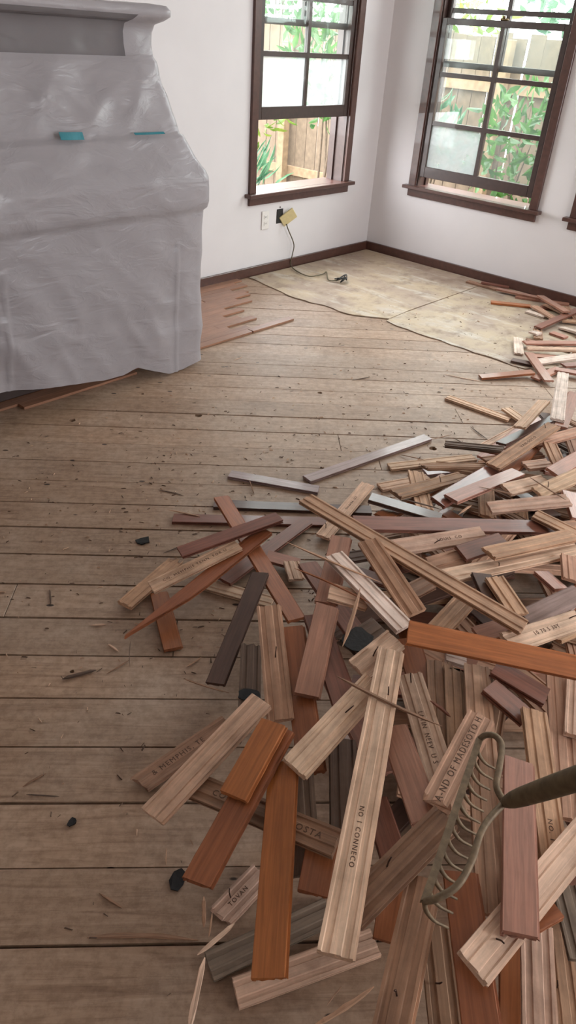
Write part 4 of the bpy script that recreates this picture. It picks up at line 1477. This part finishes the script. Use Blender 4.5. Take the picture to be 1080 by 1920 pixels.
SPL = [
 (162, 1752, 372, 1757, .012, 'b', 'longest thin splinter lying along the gap near the bottom left'),
 (185, 1672, 229, 1700, .008, 'b', 'short brown splinter alone on the lower left plank'),
 (382, 1677, 382, 1735, .010, 'b', 'upright stub of a splinter below the deep orange strip'),
 (398, 1709, 391, 1757, .004, 't', 'hair thin splinter right of the upright stub'),
 (440, 1728, 370, 1787, .009, 'w', 'pale splinter slanting off the short toothed strip'),
 (384, 1790, 354, 1930, .014, 'w', 'long pale splinter running to the bottom edge'),
 (42, 1473, 86, 1448, .006, 'b', 'dark splinter on the far left plank'),
 (49, 1488, 111, 1492, .004, 'k', 'hair thin dark splinter under the far left one'),
 (312, 1589, 311, 1621, .004, 't', 'tiny upright splinter crossing a plank gap'),
 (116, 1269, 180, 1252, .014, 'k', 'dark bark like sliver on the left planks'),
 (199, 1262, 243, 1235, .005, 'b', 'thin crooked splinter right of the bark like sliver'),
 (343, 1269, 430, 1297, .007, 'b', 'brown splinter pointing to the dark weathered strip'),
 (349, 1249, 378, 1230, .006, 't', 'tan splinter just above the brown pointing one'),
 (202, 1205, 222, 1219, .008, 'w', 'pale curl of wood below the pointed orange strip'),
 (245, 1200, 243, 1249, .003, 'k', 'hair thin upright splinter under the sharp point'),
 (296, 917, 345, 928, .006, 'k', 'dark splinter left of the shiny whitish strip'),
 (468, 899, 477, 925, .007, 'b', 'short splinter just below the shiny whitish strip'),
 (315, 954, 376, 966, .007, 't', 'thin splinter above the long red strip on the left'),
 (306, 1036, 347, 1020, .004, 'k', 'dark hair splinter beside the black scrap'),
 (93, 1103, 95, 1133, .006, 'k', 'small upright dark splinter on the left planks'),
 (170, 1170, 200, 1168, .008, 'w', 'pale chip left of the pointed orange strip'),
 (750, 850, 796, 861, .006, 'b', 'brown splinter behind the back edge strips'),
 (882, 798, 914, 822, .006, 'k', 'dark splinter left of the wide lettered strip'),
 (850, 819, 890, 843, .007, 'k', 'dark splinter pointing at the back edge strips'),
 (810, 823, 848, 813, .005, 'b', 'thin splinter beside the round knot hole'),
 (588, 1920, 702, 1846, .010, 't', 'tan stick at the bottom edge left of the wide brown strip'),
 (612, 1886, 642, 1845, .003, 'b', 'hair thin splinter above the bottom stick'),
 (660, 712, 695, 706, .006, 'k', 'dark twig like splinter on the far planks'),
 (438, 675, 455, 668, .005, 'w', 'pale small splinter near the leftover floor strips'),
 (832, 700, 905, 713, .006, 'w', 'row of pale slivers along a gap before the far group'),
 # lying on the heap
 (536, 1012, 717, 1090, .008, 't', 'upper long thin splinter across the heap middle'),
 (552, 1063, 697, 1128, .007, 'o', 'lower long thin splinter across the heap middle'),
 (676, 1097, 643, 1206, .013, 't', 'thick split piece pointing down over the heap middle'),
 (632, 1264, 830, 1358, .010, 'b', 'long splinter lying across the pale central strip'),
 (807, 1310, 846, 1341, .009, 'r', 'red brown splinter below the orange brown strip'),
 (991, 891, 1062, 936, .006, 'b', 'dark splinter across the strips at the upper right'),
 (898, 911, 969, 926, .006, 'b', 'dark splinter left of the one at the upper right'),
 (761, 935, 828, 953, .007, 'k', 'dark splinter on the dark glossy strip'),
 (860, 962, 885, 945, .009, 't', 'tan split piece above the level red strip'),
]
rspl = random.Random(31)
for u1, v1, u2, v2, wd, tone, label in SPL:
    th = wd * 0.6
    res = lay_px(u1, v1, u2, v2, wd, th, [0.0])
    m, L_ = frame_of(*res)
    o = link('splinter', stick_mesh(L_, wd, th, rspl.randint(0, 99999)), None)
    o.matrix_world = m
    o.color = lin(*TONE[tone])
    tag(o, label, 'splinter', 'loose splinters')


def scrap(u, v, sx, sy, rz, label, seed, h=0.006):
    r = random.Random(seed)
    p = at_z(u, v, 0.004)
    n = 7
    ring = []
    for i in range(n):
        a = 2 * math.pi * i / n
        ring.append((sx * math.cos(a) * r.uniform(.75, 1.1) / max(abs(math.cos(a)), abs(math.sin(a))), sy * math.sin(a) * r.uniform(.75, 1.1) / max(abs(math.cos(a)), abs(math.sin(a)))))
    me = flat_sheet('tar_scrap', ring, 0.0, 0.003)
    for vv in me.vertices:
        vv.co.z += h * max(0, vv.co.x / sx)
    i, j = cells(np.array([p[0], p[1]]))
    o = link('tar_paper_scrap', me, None, [M_TAR])
    o.location = (p[0], p[1], 0.0006); o.rotation_euler = (0, 0, rz)
    tag(o, label, 'tar paper', 'tar paper scraps')


scrap(268, 1014, .024, .019, -.6, 'black square scrap of tar paper on the planks left of the heap', 1)
scrap(333, 1650, .02, .016, .5, 'black scrap of tar paper beside the deep orange strip end', 2)
scrap(135, 1540, .010, .008, .2, 'tiny dark crumb of tar paper on the lower left plank', 4, .002)

# small chips nobody could count
def chips(name, label, n, seed, tone, smin, smax):
    r = random.Random(seed)
    vs, fs = [], []
    made = 0
    while made < n:
        if r.random() < 0.6:
            c = np.array([r.gauss(-3.2, 0.75), r.gauss(-2.35, 0.6)])
        else:
            c = np.array([r.uniform(-4.7, -0.3), r.uniform(-3.7, -0.5)])
        if not (-4.9 < c[0] < -0.1 and -4.2 < c[1] < -0.95) or (c[0] < -1.7 and c[1] > -1.0):
            continue
        i, j = cells(c)
        z = HF[i, j]
        if z > 0.012:
            continue
        L_ = r.uniform(smin, smax); W_ = L_ * r.uniform(.12, .4); h = r.uniform(.0012, .004)
        a = r.uniform(0, 6.3)
        dx, dy = math.cos(a), math.sin(a)
        b = len(vs)
        for f, g, hz in ((-1, -.6, 0), (-.8, .6, 0), (1, .5, 0), (.9, -.4, 0), (-.5, 0, 1), (.6, .1, r.uniform(.5, 1.2))):
            x = f * L_ / 2; y = g * W_ / 2
            vs.append((c[0] + x * dx - y * dy, c[1] + x * dy + y * dx, z + 0.0002 + hz * h))
        fs += [(b, b + 3, b + 5, b + 4), (b + 1, b + 4, b + 5, b + 2), (b, b + 4, b + 1), (b + 3, b + 2, b + 5), (b, b + 1, b + 2, b + 3)]
        made += 1
    me = mesh_of(name, vs, fs)
    o = link(name, me, None, [plain('dark_chip', lin(96, 74, 60), 0.8, 0.3, 80), plain('pale_chip', lin(196, 162, 136), 0.8, 0.2, 80)])
    me.polygons.foreach_set('material_index', [1 if (q // 5) % 3 == 0 else 0 for q in range(len(me.polygons))])
    tag(o, label, 'wood chips', kind='stuff')


chips('wood_chips', 'tiny dark and pale wood chips strewn over the planks around the heap', 1350, 41, 'k', 0.004, 0.02)

# ------------------------------------------------------------------ bow rake resting on the heap
tips = [cells(np.array(at_z(u, v, 0.12)[:2])) for u, v in ((935, 1440), (915, 1500), (890, 1580), (870, 1640), (845, 1750))]
ZR = max(float(HF[max(0, i - 6):i + 7, max(0, j - 6):j + 7].max()) for i, j in tips)
ZB = ZR + 0.05
rake = empty('bow_rake', tuple(at_z(850, 1540, ZB)))
tag(rake, 'rusty bow rake with curved teeth and wooden handle lying on the heap', 'rake')


def rpart(name, me, mat):
    return sub(link(name, me, rake, [mat]), rake)


pa, pb = Vector(at_z(899, 1386, ZB)), Vector(at_z(796, 1690, ZB))
e = (pb - pa).normalized()
CR = Vector(ROT[:, 0]); CR.z = 0; CR.normalize()
nb = 7
bar_v, bar_f = [], []
for k in range(nb):
    p = pa + (pb - pa) * k / (nb - 1)
    for a, b in ((-.006, -.004), (.006, -.004), (.006, .004), (-.006, .004)):
        bar_v.append(p + CR * a + Vector((0, 0, b)))
for k in range(nb - 1):
    for q in range(4):
        bar_f.append((k * 4 + q, k * 4 + (q + 1) % 4, (k + 1) * 4 + (q + 1) % 4, (k + 1) * 4 + q))
bar_f += [(3, 2, 1, 0), tuple((nb - 1) * 4 + q for q in range(4))]
rpart('head_bar', mesh_of('head_bar', bar_v, bar_f), M_IRON)
NT = 14
for k in range(NT):
    t = 0.045 + 0.955 * k / (NT - 1)
    p = pa + (pb - pa) * t
    ctrl = [p, p + CR * 0.006 + Vector((0, 0, -0.016)) + e * .004, p + CR * 0.022 + Vector((0, 0, -0.034)) + e * .009, p + CR * 0.044 + Vector((0, 0, -0.046)) + e * .012]
    rpart('tooth', tube_mesh('tooth', curve_pts(ctrl, 4), [0.0042 - 0.0002 * q for q in range(13)], 6), M_IRON)
zs_ = ZB + 0.02
S_ = Vector(at_z(946, 1505, zs_))
up = [pa, Vector(at_z(912, 1378, ZB + .012)), Vector(at_z(930, 1381, ZB + .02)), Vector(at_z(941, 1400, ZB + .022)), Vector(at_z(936, 1440, ZB + .022)), Vector(at_z(931, 1475, ZB + .02)), S_]
dn = [pb, Vector(at_z(820, 1684, ZB + .012)), Vector(at_z(858, 1660, ZB + .02)), Vector(at_z(884, 1615, ZB + .022)), Vector(at_z(900, 1565, ZB + .022)), Vector(at_z(918, 1535, ZB + .021)), S_]
rpart('bow', tube_mesh('bow', curve_pts(up, 6), 0.0052, 8), M_IRON)
rpart('bow', tube_mesh('bow', curve_pts(dn, 6), 0.0052, 8), M_IRON)
d_ = ray(1085, 1459)
far_ = Vector(CAM + d_ * (0.88 / float(-(ROT.T @ d_)[2])))
hd = (far_ - S_).normalized()
HL = (far_ - S_).length + 0.5
ks = [0, .012, .03, .06, .12, .2, .4, HL - .02, HL]
rd = [.007, .0095, .012, .0135, .0145, .0152, .0158, .0158, .011]
rpart('handle', tube_mesh('handle', [S_ + hd * k for k in ks], rd, 14), M_HANDLE)
